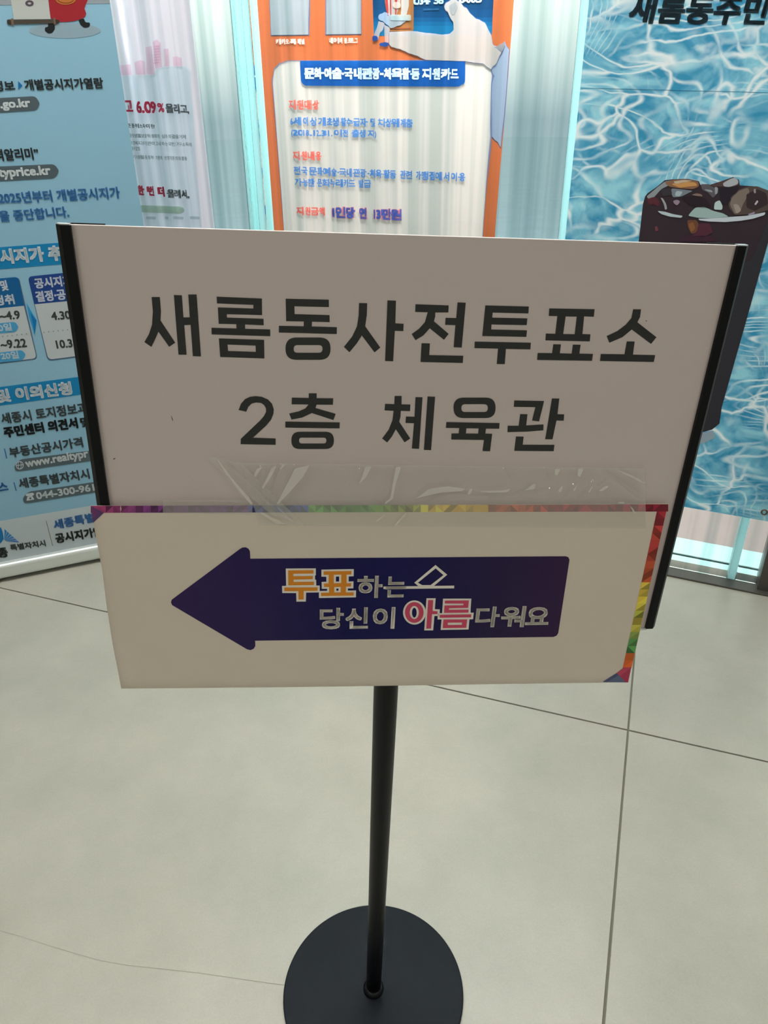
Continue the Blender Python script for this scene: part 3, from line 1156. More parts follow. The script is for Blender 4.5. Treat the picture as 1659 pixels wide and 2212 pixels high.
def tape(name, outline, folds, label, base_off, amp, seed, parts=(70, 26)):
    """a strip given by its four corners (photograph pixels: tl, tr, br, bl), pressed down with creases"""
    rg = random.Random(seed)
    tl, tr, br, bl = outline
    waves = [(rg.uniform(6, 22), rg.uniform(2, 9), rg.uniform(0, 6.28), rg.uniform(0.3, 1)) for _ in range(7)]
    nx, ny = parts
    V, F = [], []
    for j in range(ny + 1):
        for i in range(nx + 1):
            u, v = i / nx, j / ny
            x, y = lerp2(lerp2(tl, tr, u), lerp2(bl, br, u), v)
            z = 0.0
            for (a, b_, p_, k_) in waves:
                z += amp * k_ * 0.10 * math.sin(a * u * 3 + b_ * v + p_) * math.sin(math.pi * v)
            for (fu, fv, gu, gv, wd, hh) in folds:
                # ridge along the segment (fu, fv) - (gu, gv)
                ax, ay, bx, by_ = fu * 7, fv, gu * 7, gv
                px_, py_ = u * 7, v
                L2 = (bx - ax) ** 2 + (by_ - ay) ** 2
                tt = max(0, min(1, ((px_ - ax) * (bx - ax) + (py_ - ay) * (by_ - ay)) / L2))
                d = math.hypot(px_ - ax - tt * (bx - ax), py_ - ay - tt * (by_ - ay))
                z += 2.0 * hh * math.exp(-(d / (wd * 1.15)) ** 2)
            bump = 0.0024 + 0.0022 if y > 1088 else 0.0024 + 0.0022 * math.exp(-((1088 - y) / 10.0))
            V.append(SIGN.px(x, y, base_off + bump + abs(z)))
    for j in range(ny):
        for i in range(nx):
            a = j * (nx + 1) + i
            F.append((a, a + 1, a + nx + 2, a + nx + 1))
    F = facing(SIGN, V, F)
    o = obj(name, V, F, TAPE, None, True)
    tag(o, label, 'tape', 'clear tape strips holding the paper notice')
    return o


big_tape = tape('tape_strip', ((520, 1000), (1392, 1012), (1396, 1141), (560, 1134)),
     [(0.05, 0.1, 0.02, 0.9, 0.05, 0.0018), (0.10, 0.05, 0.05, 0.65, 0.06, 0.0016), (0.13, 0.05, 0.06, 0.7, 0.05, 0.0012), (0.345, 0.02, 0.32, 0.65, 0.045, 0.0016), (0.29, 0.1, 0.26, 0.4, 0.04, 0.001),
      (0.40, 0.72, 0.52, 0.45, 0.07, 0.0012), (0.52, 0.45, 0.60, 0.52, 0.05, 0.0009), (0.66, 0.5, 0.70, 0.38, 0.05, 0.001), (0.73, 0.45, 0.76, 0.38, 0.04, 0.001), (0.80, 0.5, 0.82, 0.3, 0.03, 0.001),
      (0.84, 0.5, 0.87, 0.25, 0.035, 0.0012), (0.90, 0.1, 0.99, 0.55, 0.05, 0.0008), (0.65, 0.05, 0.66, 0.2, 0.03, 0.0009), (0.75, 0.03, 0.755, 0.2, 0.03, 0.0009)],
     'long wrinkled strip of clear tape over the top edge of the arrow notice', 0.0011, 0.0022, 11, (360, 64))
tape('tape_strip', ((440, 984), (520, 1000), (660, 1136), (586, 1112)),
     [(0.45, 0.02, 0.5, 0.98, 0.9, 0.0014)],
     'short twisted piece of clear tape slanting down onto the purple border', 0.0024, 0.0016, 5, (26, 40))
tape('tape_strip', ((352, 1080), (545, 1081), (545, 1112), (352, 1108)),
     [(0.1, 0.1, 0.95, 0.2, 0.10, 0.0010), (0.6, 0.6, 0.95, 0.7, 0.08, 0.0006)],
     'narrow clear tape over the purple left part of the border', 0.0002, 0.0008, 9, (60, 14))

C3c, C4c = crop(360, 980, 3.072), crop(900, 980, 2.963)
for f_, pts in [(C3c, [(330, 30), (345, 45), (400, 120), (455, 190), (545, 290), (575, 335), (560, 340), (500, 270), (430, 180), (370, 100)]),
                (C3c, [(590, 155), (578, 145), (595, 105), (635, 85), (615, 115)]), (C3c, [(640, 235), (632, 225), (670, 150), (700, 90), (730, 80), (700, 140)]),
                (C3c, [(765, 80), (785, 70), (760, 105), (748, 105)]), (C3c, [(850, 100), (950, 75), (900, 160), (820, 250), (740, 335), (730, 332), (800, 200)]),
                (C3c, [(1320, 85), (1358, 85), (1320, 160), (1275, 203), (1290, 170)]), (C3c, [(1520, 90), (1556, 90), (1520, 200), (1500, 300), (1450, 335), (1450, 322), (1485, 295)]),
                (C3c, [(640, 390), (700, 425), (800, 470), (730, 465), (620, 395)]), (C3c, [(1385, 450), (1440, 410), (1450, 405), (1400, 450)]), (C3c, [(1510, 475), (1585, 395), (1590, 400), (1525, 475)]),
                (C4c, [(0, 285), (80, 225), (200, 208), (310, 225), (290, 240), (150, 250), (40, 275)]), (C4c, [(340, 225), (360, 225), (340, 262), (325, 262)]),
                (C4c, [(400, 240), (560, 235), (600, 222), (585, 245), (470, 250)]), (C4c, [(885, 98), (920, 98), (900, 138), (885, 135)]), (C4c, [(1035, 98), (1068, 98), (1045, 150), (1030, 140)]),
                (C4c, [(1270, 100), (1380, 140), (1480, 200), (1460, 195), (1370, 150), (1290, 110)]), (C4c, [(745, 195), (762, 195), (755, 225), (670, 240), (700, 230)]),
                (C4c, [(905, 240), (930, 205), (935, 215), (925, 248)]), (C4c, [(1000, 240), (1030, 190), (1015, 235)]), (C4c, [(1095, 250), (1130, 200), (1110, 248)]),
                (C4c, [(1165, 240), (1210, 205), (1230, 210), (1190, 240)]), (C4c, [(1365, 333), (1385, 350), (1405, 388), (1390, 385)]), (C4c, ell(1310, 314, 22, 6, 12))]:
    shape(SIGN, f_(rnd(pts, 6, 2)), 0.0098).out('fold_glint', FOLD_GLINT, big_tape)  # slivers along folds and one glint, highlights painted as whitish colour

# ------------------------------------------------------------------ banners
def fmt(d):
    return d


def banner(name, label, cat, pl, outline, mat, thick=0.0006, loc=None, edge_n=1):
    """cloth or film of real thickness on its plane, under an Empty at its foot"""
    e_ = empty(name, loc)
    tag(e_, label, cat)
    mb = MB()
    vec = [[Vector((p[0], p[1], 0)) for p in outline]]
    n_ = len(outline)
    V = [pl.px(p[0], p[1]) for p in outline]
    back_ = [v - pl.n * thick for v in V]
    F = [tuple(t) for t in tessellate_polygon(vec)]
    Ff = facing(pl, V, F)
    mb.add(V + back_, Ff + [tuple(i + n_ for i in q[::-1]) for q in Ff] + [(i, (i + 1) % n_, n_ + (i + 1) % n_, n_ + i) for i in range(n_)])
    mb.out('banner_sheet', mat, e_)
    return e_


def plane_v(pt, yaw):
    a_ = math.radians(yaw)
    return Plane(pt, Vector((math.sin(a_), -math.cos(a_), 0)))


# ===== blue roll-up banner, left, standing in front of the glass
BP = plane_v((-1.085, 2.02, 0), 23.0)
BDIR = Vector((math.cos(math.radians(23)), math.sin(math.radians(23)), 0))


def b_at(sx_, z):
    """spot of the blue banner's plane: metres right of its right edge (negative = left), height"""
    return BR0 + BDIR * sx_ + Vector((0, 0, z))


BR0 = BP.px(310, 484)
BR0 = Vector((BR0.x, BR0.y, 0))
pT = BP.px(235.4, 0)
BTOP, BBOT, BWID = 1.95, 0.055, 0.95


def proj(P):
    """world point -> photograph pixel"""
    d = R.transposed() @ (P - CAMP)
    return (CX + FPX * d.x / d.z, CY + FPX * d.y / d.z)


blue_out = [proj(b_at(-BWID, BTOP)), proj(b_at(0, BTOP)), proj(b_at(0, BBOT)), proj(b_at(-BWID, BBOT))]
BBG = pmat('pale_blue_banner_print', (148, 192, 212), 0.5, spec=0.3, noise=0.015, nscale=3, trans=0.3)
bb = banner('roll_up_banner', 'pale blue roll-up banner with land price lettering, standing at the left', 'banner', BP, blue_out, BBG, 0.0006, b_at(-BWID / 2, 0))
mb = MB()
BN = BP.n
mb.box(b_at(-BWID - 0.012, 0.012) - BN * 0.062, BDIR * (BWID + 0.024), BN * 0.085, (0, 0, 0.05))
bevel(mb.out('cassette', pmat('silver_cassette', (214, 222, 218), 0.3, metal=0.4, noise=0.02, nscale=50), bb), 0.012, 4)
for sx_ in (-BWID + 0.12, -0.12):
    mb = MB()
    mb.box(b_at(sx_ - 0.02, 0) - BN * 0.14, BDIR * 0.04, BN * 0.22, (0, 0, 0.012))
    bevel(mb.out('foot', pmat('silver_cassette', (214, 222, 218), 0.3), bb), 0.002)
mb = MB()
mb.tube([b_at(-BWID / 2, 0.05) - BN * 0.03, b_at(-BWID / 2, BTOP) - BN * 0.012], [0.009, 0.008], 16)
mb.out('support_rod', ALU, bb, True)
mb = MB()
mb.box(b_at(-BWID - 0.004, BTOP - 0.004) - BN * 0.008, BDIR * (BWID + 0.008), BN * 0.016, (0, 0, 0.026))
bevel(mb.out('top_bar', ALU, bb), 0.003)

Z1, Z2, Z3, Z4 = 0.0006, 0.0011, 0.0016, 0.0021


def pr(pl, par, td=0.4):
    """print helpers bound to a banner"""
    def S(pts, col, z=Z1, name='print', trans=None, label=None):
        trans = td if trans is None else trans
        o = shape(pl, pts, z).out(name, ink(col, trans), par)
        if label:
            o['label'] = label
        return o

    def T(s_, p0, p1, h_, col, bold=1.6, z=Z3, lean=0.0, name='lettering'):
        return text(pl, s_, p0, p1, h_, z, bold, None, lean).out(name, ink(col, 0.3), par)
    return S, T


S, T = pr(BP, bb)
C7 = crop(0, 0, 5.53)
C2 = crop(0, 480, 5.819)
C3 = crop(0, 800, 5.027)
DK = (58, 66, 66)
# upper picture: grey ground, scroll, robe hem and boots
tl_, tr_ = proj(b_at(-BWID, BTOP)), proj(b_at(0, BTOP))
S([tl_, tr_, (237.5, 7.5), (0, 11), (-260, 16)], (168, 176, 182), Z1, 'grey_print')
S(C7(ell(775, 365, 430, 92)), (160, 184, 196), Z1, 'grey_print')
S(C7([(575, -60), (1050, -60), (1048, 0), (1022, 60), (1008, 100), (1020, 130), (1030, 165), (1018, 195), (985, 220), (900, 250), (800, 262), (700, 264), (640, 230), (600, 215)]), (176, 42, 52), Z2, 'red_print')
S(C7(ell(785, -15, 125, 72)), (206, 128, 62), Z3, 'gold_print')
S([C7(ell(785, -15, 100, 54)), C7(ell(785, -15, 90, 46))], (160, 80, 44), Z4, 'gold_print')
S(C7(rnd([(935, 238), (1000, 218), (1022, 268), (1072, 268), (1078, 300), (1055, 328), (1005, 332), (962, 300)], 18)), (34, 40, 42), Z2, 'boot_print')
S(C7(rnd([(572, 280), (655, 268), (655, 350), (625, 392), (580, 402), (535, 370), (538, 325), (575, 322)], 18)), (34, 40, 42), Z2, 'boot_print')
S(C7([(118, -60), (560, -60), (575, 0), (606, 228), (166, 232), (130, 0)]), (206, 208, 202), Z3, 'scroll_print')
S([C7(ell(352, 38, 50, 36)), C7(ell(352, 38, 22, 15))], (96, 84, 98), Z4, 'scroll_print')
S(C7([(160, 236), (640, 230), (650, 280), (165, 288)]), (84, 76, 66), Z4, 'scroll_print')
S(C7(rnd([(80, 235), (130, 230), (140, 300), (85, 290)], 18)), (66, 58, 54), Z4, 'scroll_print')
S(C7(rnd([(660, 230), (712, 240), (708, 275), (665, 290)], 14)), (66, 58, 54), Z4, 'scroll_print')
S(C7([(128, 222), (158, 220), (168, 302), (136, 306)]), (128, 104, 84), Z4 + 0.0003, 'scroll_print')
S(C7([(636, 214), (660, 212), (668, 292), (644, 296)]), (128, 104, 84), Z4 + 0.0003, 'scroll_print')
# lines of writing
T('정보', (-12, 198), (34, 196), 23, DK)
S([(39, 175), (48.5, 184.5), (39.5, 194)], (30, 120, 180), Z2, 'triangle_print')
T('개별공시지가열람', (55, 195.5), (225, 191.5), 24.5, DK, 1.7)
S(rnd([(-80, 216), (77, 207.5), (86, 223), (80, 238.5), (-80, 248)], [0, 12, 4, 12, 0]), (92, 106, 112), Z2, 'pill_print')
T('s.go.kr', (-8, 240.5), (68, 236.5), 25, (226, 234, 236), 1.8)
T('격알리미”', (-9, 349), (86, 344.5), 27, DK, 1.7)
S(rnd([(-80, 363), (118, 354.5), (127.5, 369), (120, 385), (-80, 396)], [0, 12, 4, 12, 0]), (92, 106, 112), Z2, 'pill_print')
T('ltyprice.kr', (-4, 389), (112, 383.5), 27, (226, 234, 236), 1.8)
T('2025년부터 개별공시지가', (-1, 441.5), (261, 429), 26.5, (70, 126, 178), 1.9)
T('을 중단합니다.', (1, 480), (151, 470), 25.5, (70, 126, 178), 1.9)
S([(-70, 539.5), (170, 521), (176, 567.5), (-70, 587.5)], (24, 142, 196), Z1, 'band_print')
T('공시지가 추진', (-28, 573.5), (168, 560.5), 34, (222, 232, 236), 3.4)
# the two schedule cards
S(rnd([(-60, 608), (41, 598.5), (81.5, 776), (-60, 793)], [0, 9, 10, 0]), (92, 120, 150), Z1, 'card_print')
S(rnd([(-60, 672), (51.5, 660.5), (79.3, 774), (-60, 790)], [0, 0, 10, 0]), (212, 220, 222), Z2, 'card_print')
S(rnd([(-60, 606.5), (39.5, 598), (52.3, 660.5), (-60, 672)], [0, 9, 0, 0]), (22, 106, 166), Z2, 'card_print')
T('및', (4, 629), (19, 627), 23, (214, 224, 232), 1.6)
T('청취', (-10, 661), (33, 657), 22.5, (214, 224, 232), 1.6)
T('~4.9', (1, 692), (45, 689), 19, (84, 92, 88), 1.4)
S(rnd([(-40, 702), (33, 695), (40, 706), (35, 717), (-40, 724)], [0, 9, 3, 9, 0]), (84, 172, 216), Z3, 'pill_print')
T('0일', (-2, 717), (27, 714), 17, (206, 226, 236), 1.2, Z4)
for i in range(6):
    S(ell(6 + i * 10.2, 727 - i * 1.15, 1.4, 1.4, 8), (150, 160, 160), Z3, 'dot_print')
T('~9.22', (3, 754), (59, 750), 19.5, (84, 92, 88), 1.4)
S(rnd([(-40, 766), (48, 756), (55.5, 766), (50, 778), (-40, 787)], [0, 9, 3, 9, 0]), (84, 172, 216), Z3, 'pill_print')
T('20일', (3.5, 777.5), (42, 774), 16.5, (206, 226, 236), 1.2, Z4)
S([(57, 654), (79, 692), (75, 724), (63, 684)], (60, 164, 214), Z2, 'chevron_print')
S([(66, 676), (79, 692), (75, 722), (71, 700)], (20, 134, 200), Z3, 'chevron_print')
S(rnd([(60, 598.5), (190, 584.5), (222, 765), (103, 780)], [9, 0, 0, 10]), (92, 120, 150), Z1, 'card_print')
S(rnd([(75, 657), (204, 645), (222, 762), (104.5, 777)], [0, 0, 0, 10]), (212, 220, 222), Z2, 'card_print')
S(rnd([(60.5, 597.5), (190, 584), (204, 645), (74, 657.5)], [9, 0, 0, 0]), (36, 76, 150), Z2, 'card_print')
T('공시지가', (77, 624), (158, 616.5), 23, (214, 222, 236), 1.6)
T('결정·공시', (80, 653), (162, 645.5), 24, (214, 222, 236), 1.6)
T('4.30', (112.5, 692), (154, 689), 18.5, (84, 92, 88), 1.4)
for i in range(7):
    S(ell(95 + i * 10.2, 718 - i * 1.15, 1.4, 1.4, 8), (150, 160, 160), Z3, 'dot_print')
T('10.3', (123, 753.5), (158, 750), 18.5, (84, 92, 88), 1.4)
S([(-70, 845), (190, 811.5), (200, 849), (-70, 886)], (24, 142, 196), Z1, 'band_print')
T('및 이의신청', (-3, 871), (158, 852.5), 30, (222, 232, 236), 3.0)
T('세종시 토지정보과', (5, 917), (192, 892), 24.5, (78, 88, 90), 1.6)
T('주민센터 의견서', (11, 946.5), (170, 925), 24.5, (44, 50, 50), 2.4)
T('및', (176, 924), (196, 921), 22, (44, 50, 50), 2.2)
S([(8.5, 969), (10.5, 969), (15.5, 990), (13.5, 990)], (50, 110, 170), Z2, 'rule_print')
T('부동산공시가격', (23, 989.5), (181, 966), 23, (78, 88, 90), 1.6)
S(rnd([(30, 1008), (42, 992.5), (215, 971), (222, 992), (44, 1018), (34, 1018)], [6, 10, 0, 0, 10, 4]), (96, 112, 118), Z2, 'pill_print')
S([ell(42.5, 1005, 8.5, 9), ell(42.5, 1005, 7, 7.4)], (216, 224, 226), Z3, 'globe_print')
S([ell(42.5, 1005, 4, 8.5), ell(42.5, 1005, 2.8, 7.4)], (216, 224, 226), Z3, 'globe_print')
S([(34.4, 1005), (50.6, 1003), (50.6, 1004.4), (34.4, 1006.4)], (216, 224, 226), Z3, 'globe_print')
T('www.realtypr', (58, 1015), (193, 992.5), 23, (216, 224, 226), 1.5)
T('스', (-1, 1061.5), (19, 1058), 18, (50, 110, 170), 1.6)
S([(29, 1042), (31, 1042), (36, 1060), (34, 1060)], (50, 110, 170), Z2, 'rule_print')
T('세종특별자치시', (43, 1056.5), (195, 1034.5), 23, (78, 88, 90), 1.6)
S(rnd([(48.5, 1077), (60, 1062.5), (222, 1038.5), (230, 1060), (62, 1087), (52, 1087)], [6, 10, 0, 0, 10, 4]), (96, 112, 118), Z2, 'pill_print')
S(rnd([(55, 1071), (57, 1066.5), (71, 1064), (74.5, 1068), (70, 1071.5), (60, 1072.5)], 2), (216, 224, 226), Z3, 'telephone_print')
S([rnd([(59, 1073), (70, 1071.5), (74.5, 1079), (57, 1082)], 2), ell(65.5, 1076.5, 2.3, 2.3, 12)], (216, 224, 226), Z3, 'telephone_print')
T('044-300-961', (80, 1079), (205, 1060), 15.5, (216, 224, 226), 1.3)
# white footer with emblem
pb, pc_ = proj(b_at(0, BBOT)), proj(b_at(-BWID, BBOT))
prr = proj(b_at(0, 0.157))
S([(-260, 1167), (0, 1125.5), (196, 1092.5), prr, pb, pc_], (212, 220, 222), Z1, 'footer_print')
S([(99, 1125), (100.4, 1125), (114.4, 1179), (113, 1179)], (140, 138, 120), Z2, 'rule_print')
T('세종특별자', (118, 1145), (230, 1122.5), 21.5, (70, 120, 176), 2.0)
T('공시지가알', (122, 1174.5), (224, 1158), 22, (50, 56, 54), 2.0)
T('종', (-3, 1206), (20, 1203), 22, (60, 66, 64), 2.2)
T('특별자치시', (24, 1190.5), (100, 1180), 14.5, (84, 92, 92), 1.2)
C5 = crop(0, 1150, 5.53)
for i in range(6):
    q0_, q1_ = lerp2((10, 1143), (43, 1173), i / 6), lerp2((10, 1143), (43, 1173), (i + 0.8) / 6)
    S([lerp2((9, 1169), q0_, 0.12), q0_, q1_, lerp2((9, 1169), q1_, 0.16)], (56 + i * 8, 146, 204), Z2, 'emblem_print')
S([(-4, 1141), (2, 1139), (6, 1150), (8, 1164), (3, 1172), (-4, 1177)], (40, 134, 196), Z2, 'emblem_print')

# ===== white and pink banner behind the glass
PP = plane_v((-0.78, 2.93, 0), -30.0)
PDIR = Vector((math.cos(math.radians(-30)), math.sin(math.radians(-30)), 0))
q_ = PP.px(464, 487)
PR0 = Vector((q_.x, q_.y, 0))


def p_at(s_, z):
    return PR0 + PDIR * s_ + Vector((0, 0, z))


pink_out = [proj(p_at(-0.62, 1.85)), proj(p_at(0, 1.85)), proj(p_at(0, 0.03)), proj(p_at(-0.62, 0.03))]
pb_ = banner('roll_up_banner', 'white and lilac banner with red lettering, behind the glass beside the pale blue banner', 'banner', PP, pink_out,
             pmat('lilac_banner_print', (244, 238, 246), 0.5, noise=0.01, trans=0.75), 0.0006, p_at(-0.31, 0))
mb = MB()
mb.box(p_at(-0.63, -0.02) - PP.n * 0.05, PDIR * 0.64, PP.n * 0.08, (0, 0, 0.055))
bevel(mb.out('cassette', ALU, pb_), 0.01, 3)
mb = MB()
mb.tube([p_at(-0.31, 0.03) - PP.n * 0.03, p_at(-0.31, 1.85) - PP.n * 0.012], [0.008, 0.008], 12)
mb.out('support_rod', ALU, pb_, True)
S, T = pr(PP, pb_, 0.72)
C1 = crop(0, 0, 3.016)
lo = proj(p_at(-0.03, 0.1))
S(rnd(C1([(640, 497), (1005, 490), (1015, 455), (1075, 436), (1240, 432), (1316, 1480)]) + [lo, (300, 1180)], [0, 6, 6, 6, 12, 0, 0, 0]), (228, 240, 246), Z1, 'card_print')
for pts in ([(782, 425), (850, 420), (858, 488), (790, 490)], [(880, 410), (915, 392), (945, 400), (950, 484), (890, 486)], [(952, 310), (990, 300), (1012, 484), (960, 484)],
            [(995, 275), (1030, 258), (1052, 280), (1062, 436), (1012, 448)], [(1066, 320), (1100, 316), (1104, 430), (1072, 434)], [(1130, 372), (1150, 368), (1186, 378), (1190, 430), (1134, 430)]):
    S(C1(pts), (238, 212, 226), Z2, 'building_print')
for k_ in range(7):
    S(C1([(1004, 300 + k_ * 18), (1046, 296 + k_ * 18), (1046, 303 + k_ * 18), (1004, 307 + k_ * 18)]), (232, 196, 214), Z3, 'building_print')
RED = (206, 50, 92)
T('고', (272, 241.5), (290.5, 241.5), 25, RED, 2.2)
T('6.09', (296, 244), (341, 245), 26, RED, 2.4)
T('%', (342, 242), (358, 243), 20, RED, 1.6)
T('올리고,', (361, 245), (411, 247.5), 22, (66, 78, 84), 1.9)
T('준 중위소득이란?', (276, 276), (336, 278), 10, (120, 134, 140), 0.7)
GY = (150, 166, 172)
T('중앙생활보장위원회의 심의·의결을 거쳐', (279, 297), (402, 300), 9, GY, 0.4)
T('보건복지부장관이 고시하는 국민 가구소득의', (281, 313), (415, 317), 9, GY, 0.4)
T('중위값임', (284, 325), (305, 325.5), 9, GY, 0.4)
T('기초생활 등 정부 지원의 선정기준으로 활용', (288, 343), (406, 347), 9, GY, 0.4)
T('한 번 더', (298, 421.5), (358, 425), 22, RED, 2.4)
T('올려서,', (364, 428), (411, 430), 20, (66, 78, 84), 1.9)
S(rnd([(300, 443), (394, 446), (399, 454), (394, 462), (300, 458)], [0, 6, 3, 6, 0]), (188, 208, 190), Z2, 'pill_print')
for x0_, x1_ in ((318, 338), (356, 365), (375, 397), (412, 432)):
    S([(x0_, 467), (x1_, 468), (x1_, 474), (x0_, 473)], (200, 212, 216), Z2, 'table_print')

# ===== orange banner behind the glass
OP = plane_v((0.0, 2.80, 0), -14.0)
o_l, o_r = OP.px(576, 391), OP.px(1082, 391)


def oedge(x0, s0, y):
    return x0 + s0 * y


orange_out = [(542 - 0.0876 * 260, -260), (1113 + 0.0817 * 260, -260), (1113 - 0.0817 * 1040, 1040), (542 + 0.0876 * 1040, 1040)]
OOB = banner('hanging_banner', 'orange banner with a drawn hand and a white panel, behind the streaky glass', 'banner', OP, orange_out,
             pmat('white_banner_film', (228, 219, 217), 0.5, noise=0.01, trans=0.62), 0.0006, OP.px(828, 1040))
mb = MB()
a_, b_ = OP.px(orange_out[2][0] + 6, 1040), OP.px(orange_out[3][0] - 6, 1040)
dd = (a_ - b_).normalized()
mb.box(b_ - OP.n * 0.05 - Vector((0, 0, b_.z + 0.02)), dd * (a_ - b_).length, OP.n * 0.09, (0, 0, 0.06 + 0.02))
bevel(mb.out('cassette', ALU, OOB), 0.01, 3)
mb = MB()
mid_ = (a_ + b_) / 2
mb.box(b_ - OP.n * 0.004 + Vector((0, 0, -b_.z + 0.055)), dd * (a_ - b_).length, OP.n * 0.002, (0, 0, max(0.01, b_.z - 0.05)))
mb.out('lower_sheet', pmat('orange_banner_lower', (222, 128, 86), 0.5), OOB)
mb = MB()
mb.tube([Vector((mid_.x, mid_.y, 0.03)) - OP.n * 0.03, Vector((mid_.x, mid_.y, 1.8)) - OP.n * 0.03], [0.009, 0.009], 12)
mb.out('support_rod', ALU, OOB, True)
S, T = pr(OP, OOB, 0.72)
C4 = crop(520, 0, 2.765)
C55 = crop(520, 180, 2.765)
panel = C4([(190, 470), (205, 420), (240, 380), (285, 364), (1440, 361), (1480, 380), (1503, 412), (1512, 455), (1506, 500)]) + C55([(1495, 320), (1450, 910)]) + [(1006, 990), (640, 990)] + C55([(260, 870), (190, 0)])
S([orange_out, panel], (232, 138, 90), 0.0003, 'orange_print')
LV = (150, 160, 208)
for q4 in ([(583, -80), (669.5, -80), (668.5, 77), (585, 78)], [(701, -80), (783.5, -80), (783, 75.5), (702, 76.5)]):
    S(q4, LV, Z1, 'code_card_print')
    cx_ = sum(p[0] for p in q4) / 4
    S([(cx_ + (p[0] - cx_) * 0.95, p[1] - (2 if p[1] > 0 else 0)) for p in q4], (214, 220, 222), Z2, 'code_card_print')
T('카카오톡 채널', (598, 96), (661, 96), 12, (236, 222, 216), 1.0)
T('네이버 블로그', (712, 94), (774, 94), 12.5, (236, 222, 216), 1.0)
# payment card
for k_, (y0_, y1_, c_) in enumerate([(-60, 60, (18, 92, 156)), (60, 105, (20, 100, 168)), (105, 130, (24, 118, 190)), (130, 155, (26, 136, 208)), (155, 215, (34, 152, 222))]):
    xl = lambda y_: 790 + (y_ + 0) * 0.04
    xr = lambda y_: 1512 - y_ * 0.03
    p4 = [(xl(y0_), y0_), (xr(y0_), y0_), (xr(y1_), y1_), (xl(y1_), y1_)]
    S(C4(rnd(p4, [0, 0, 26, 20]) if k_ == 4 else p4), c_, Z1, 'card_print')
T('034 56', C4((1032, 30)), C4((1216, 24)), 16, (190, 206, 222), 1.6)
T('0000', C4((1310, 20)), C4((1440, 16)), 14, (190, 206, 222), 1.6)
S(C4([(1095, 52), (1190, 50), (1190, 62), (1095, 64)]), (60, 124, 178), Z2, 'card_print')
S(C4(rnd([(850, -50), (1035, -50), (1034, 186), (893, 190)], [0, 0, 16, 16])), (238, 150, 92), Z2, 'orange_print')
S(C4([(905, 168), (1020, 166), (1020, 172), (905, 174)]), (190, 110, 80), Z3, 'orange_print')
S(C4([(852, -50), (952, -50), (936, 97), (880, 92)]), (226, 226, 232), Z3, 'popcorn_box_print')
for k_ in range(3):
    x_ = 858 + k_ * 33
    S(C4([(x_, -50), (x_ + 16, -50), (x_ + 12 - k_ * 3, 95), (x_ + 22 - k_ * 8 + 2, 95)][:2] + [(x_ + 26 - k_ * 8, 95), (x_ + 18 - k_ * 8, 95)]), (214, 82, 84), Z4, 'popcorn_box_print')
S(C4(rnd([(945, -60), (1012, -60), (1012, 40), (990, 92), (948, 92), (955, 30)], 12)), (226, 230, 236), Z3, 'figure_print')
S([C4(ell(932, 32, 17, 20))], (236, 222, 218), Z4 + 0.0003, 'figure_print')
S(C4(rnd([(830, 92), (858, 70), (905, 92), (1005, 112), (965, 142), (905, 172), (860, 138), (828, 112)], 10)), (196, 214, 236), Z4, 'skirt_print')
S(C4(rnd([(903, 88), (1020, 88), (1020, 124), (905, 122)], 8)), (206, 222, 228), Z4 + 0.0004, 'cushion_print')
S(C4([(832, 124), (858, 142), (826, 240), (800, 216)]), (228, 208, 206), Z3, 'leg_print')
S(C4([(856, 146), (894, 168), (886, 256), (860, 252)]), (228, 208, 206), Z3, 'leg_print')
S(C4(ell(803, 230, 22, 17)), (44, 96, 190), Z4, 'shoe_print')
S(C4(ell(860, 266, 24, 14)), (44, 96, 190), Z4, 'shoe_print')
hand = [(1220, 40), (1232, 12), (1262, -4), (1300, 2), (1325, 25), (1350, 58), (1385, 95), (1440, 128), (1475, 170), (1500, 215), (1512, 262), (1556, 310), (1530, 370), (1502, 416), (1440, 380), (1340, 366), (1112, 358),
        (1000, 314), (905, 278), (888, 262), (890, 192), (1030, 186), (1110, 196), (1210, 208), (1250, 200), (1270, 178), (1266, 132), (1238, 92)]
hcx, hcy = 1250, 200
S(C4(rnd([(hcx + (x_ - hcx) * 1.012, hcy + (y_ - hcy) * 1.018) for x_, y_ in hand], 8)), LV, Z3, 'hand_print')
S(C4(rnd(hand, 8)), (248, 232, 222), Z3 + 0.0003, 'hand_print')
S(C4(rnd([(1234, 38), (1284, 10), (1309, 46), (1262, 95)], 12)), (206, 204, 210), Z4, 'nail_print')
S(C4([(1556, 312), (1578, 244), (1612, 296)]) + [(1098.5, 178), (1093, 250)] + C55([(1562, 390), (1495, 320), (1504, 0)]) + C4([(1510, 450), (1500, 416)]), LV, Z1, 'sleeve_print')
S(C4([(1560, 318), (1580, 250), (1608, 298)]) + [(1096.5, 178), (1091, 250)] + C55([(1560, 382), (1499, 318), (1508, 0)]) + C4([(1514, 450), (1506, 418)]), (206, 220, 240), Z2, 'sleeve_print')
S(C4([(1520, 282), (1578, 246), (1582, 268), (1554, 312)]), (172, 186, 204), Z4, 'cuff_print')
pcx, pcy = 828, 400
S([[(pcx + (x_ - pcx) * 1.007, pcy + (y_ - pcy) * 1.005) for x_, y_ in panel], panel], LV, Z2, 'panel_outline_print')
S(C4(rnd([(357, 364), (1337, 363), (1335, 518), (362, 512)], [0, 0, 45, 45])), (22, 108, 196), Z3, 'heading_print')
T('문화예술·국내관광·체육활동 지원카드', (660, 171), (992, 172.5), 25.5, (224, 236, 246), 2.2, Z4)
SAL = (232, 112, 100)
BL = (88, 140, 206)
T('지원대상', (625, 237), (692, 237.5), 21.5, SAL, 1.6, Z4)
T('6세 이상 기초생활수급자 및 차상위계층', (628, 271), (892, 275.5), 19, BL, 1.3, Z4)
T('(2018.12.31. 이전 출생자)', (630, 297), (815, 300), 19.5, BL, 1.3, Z4)
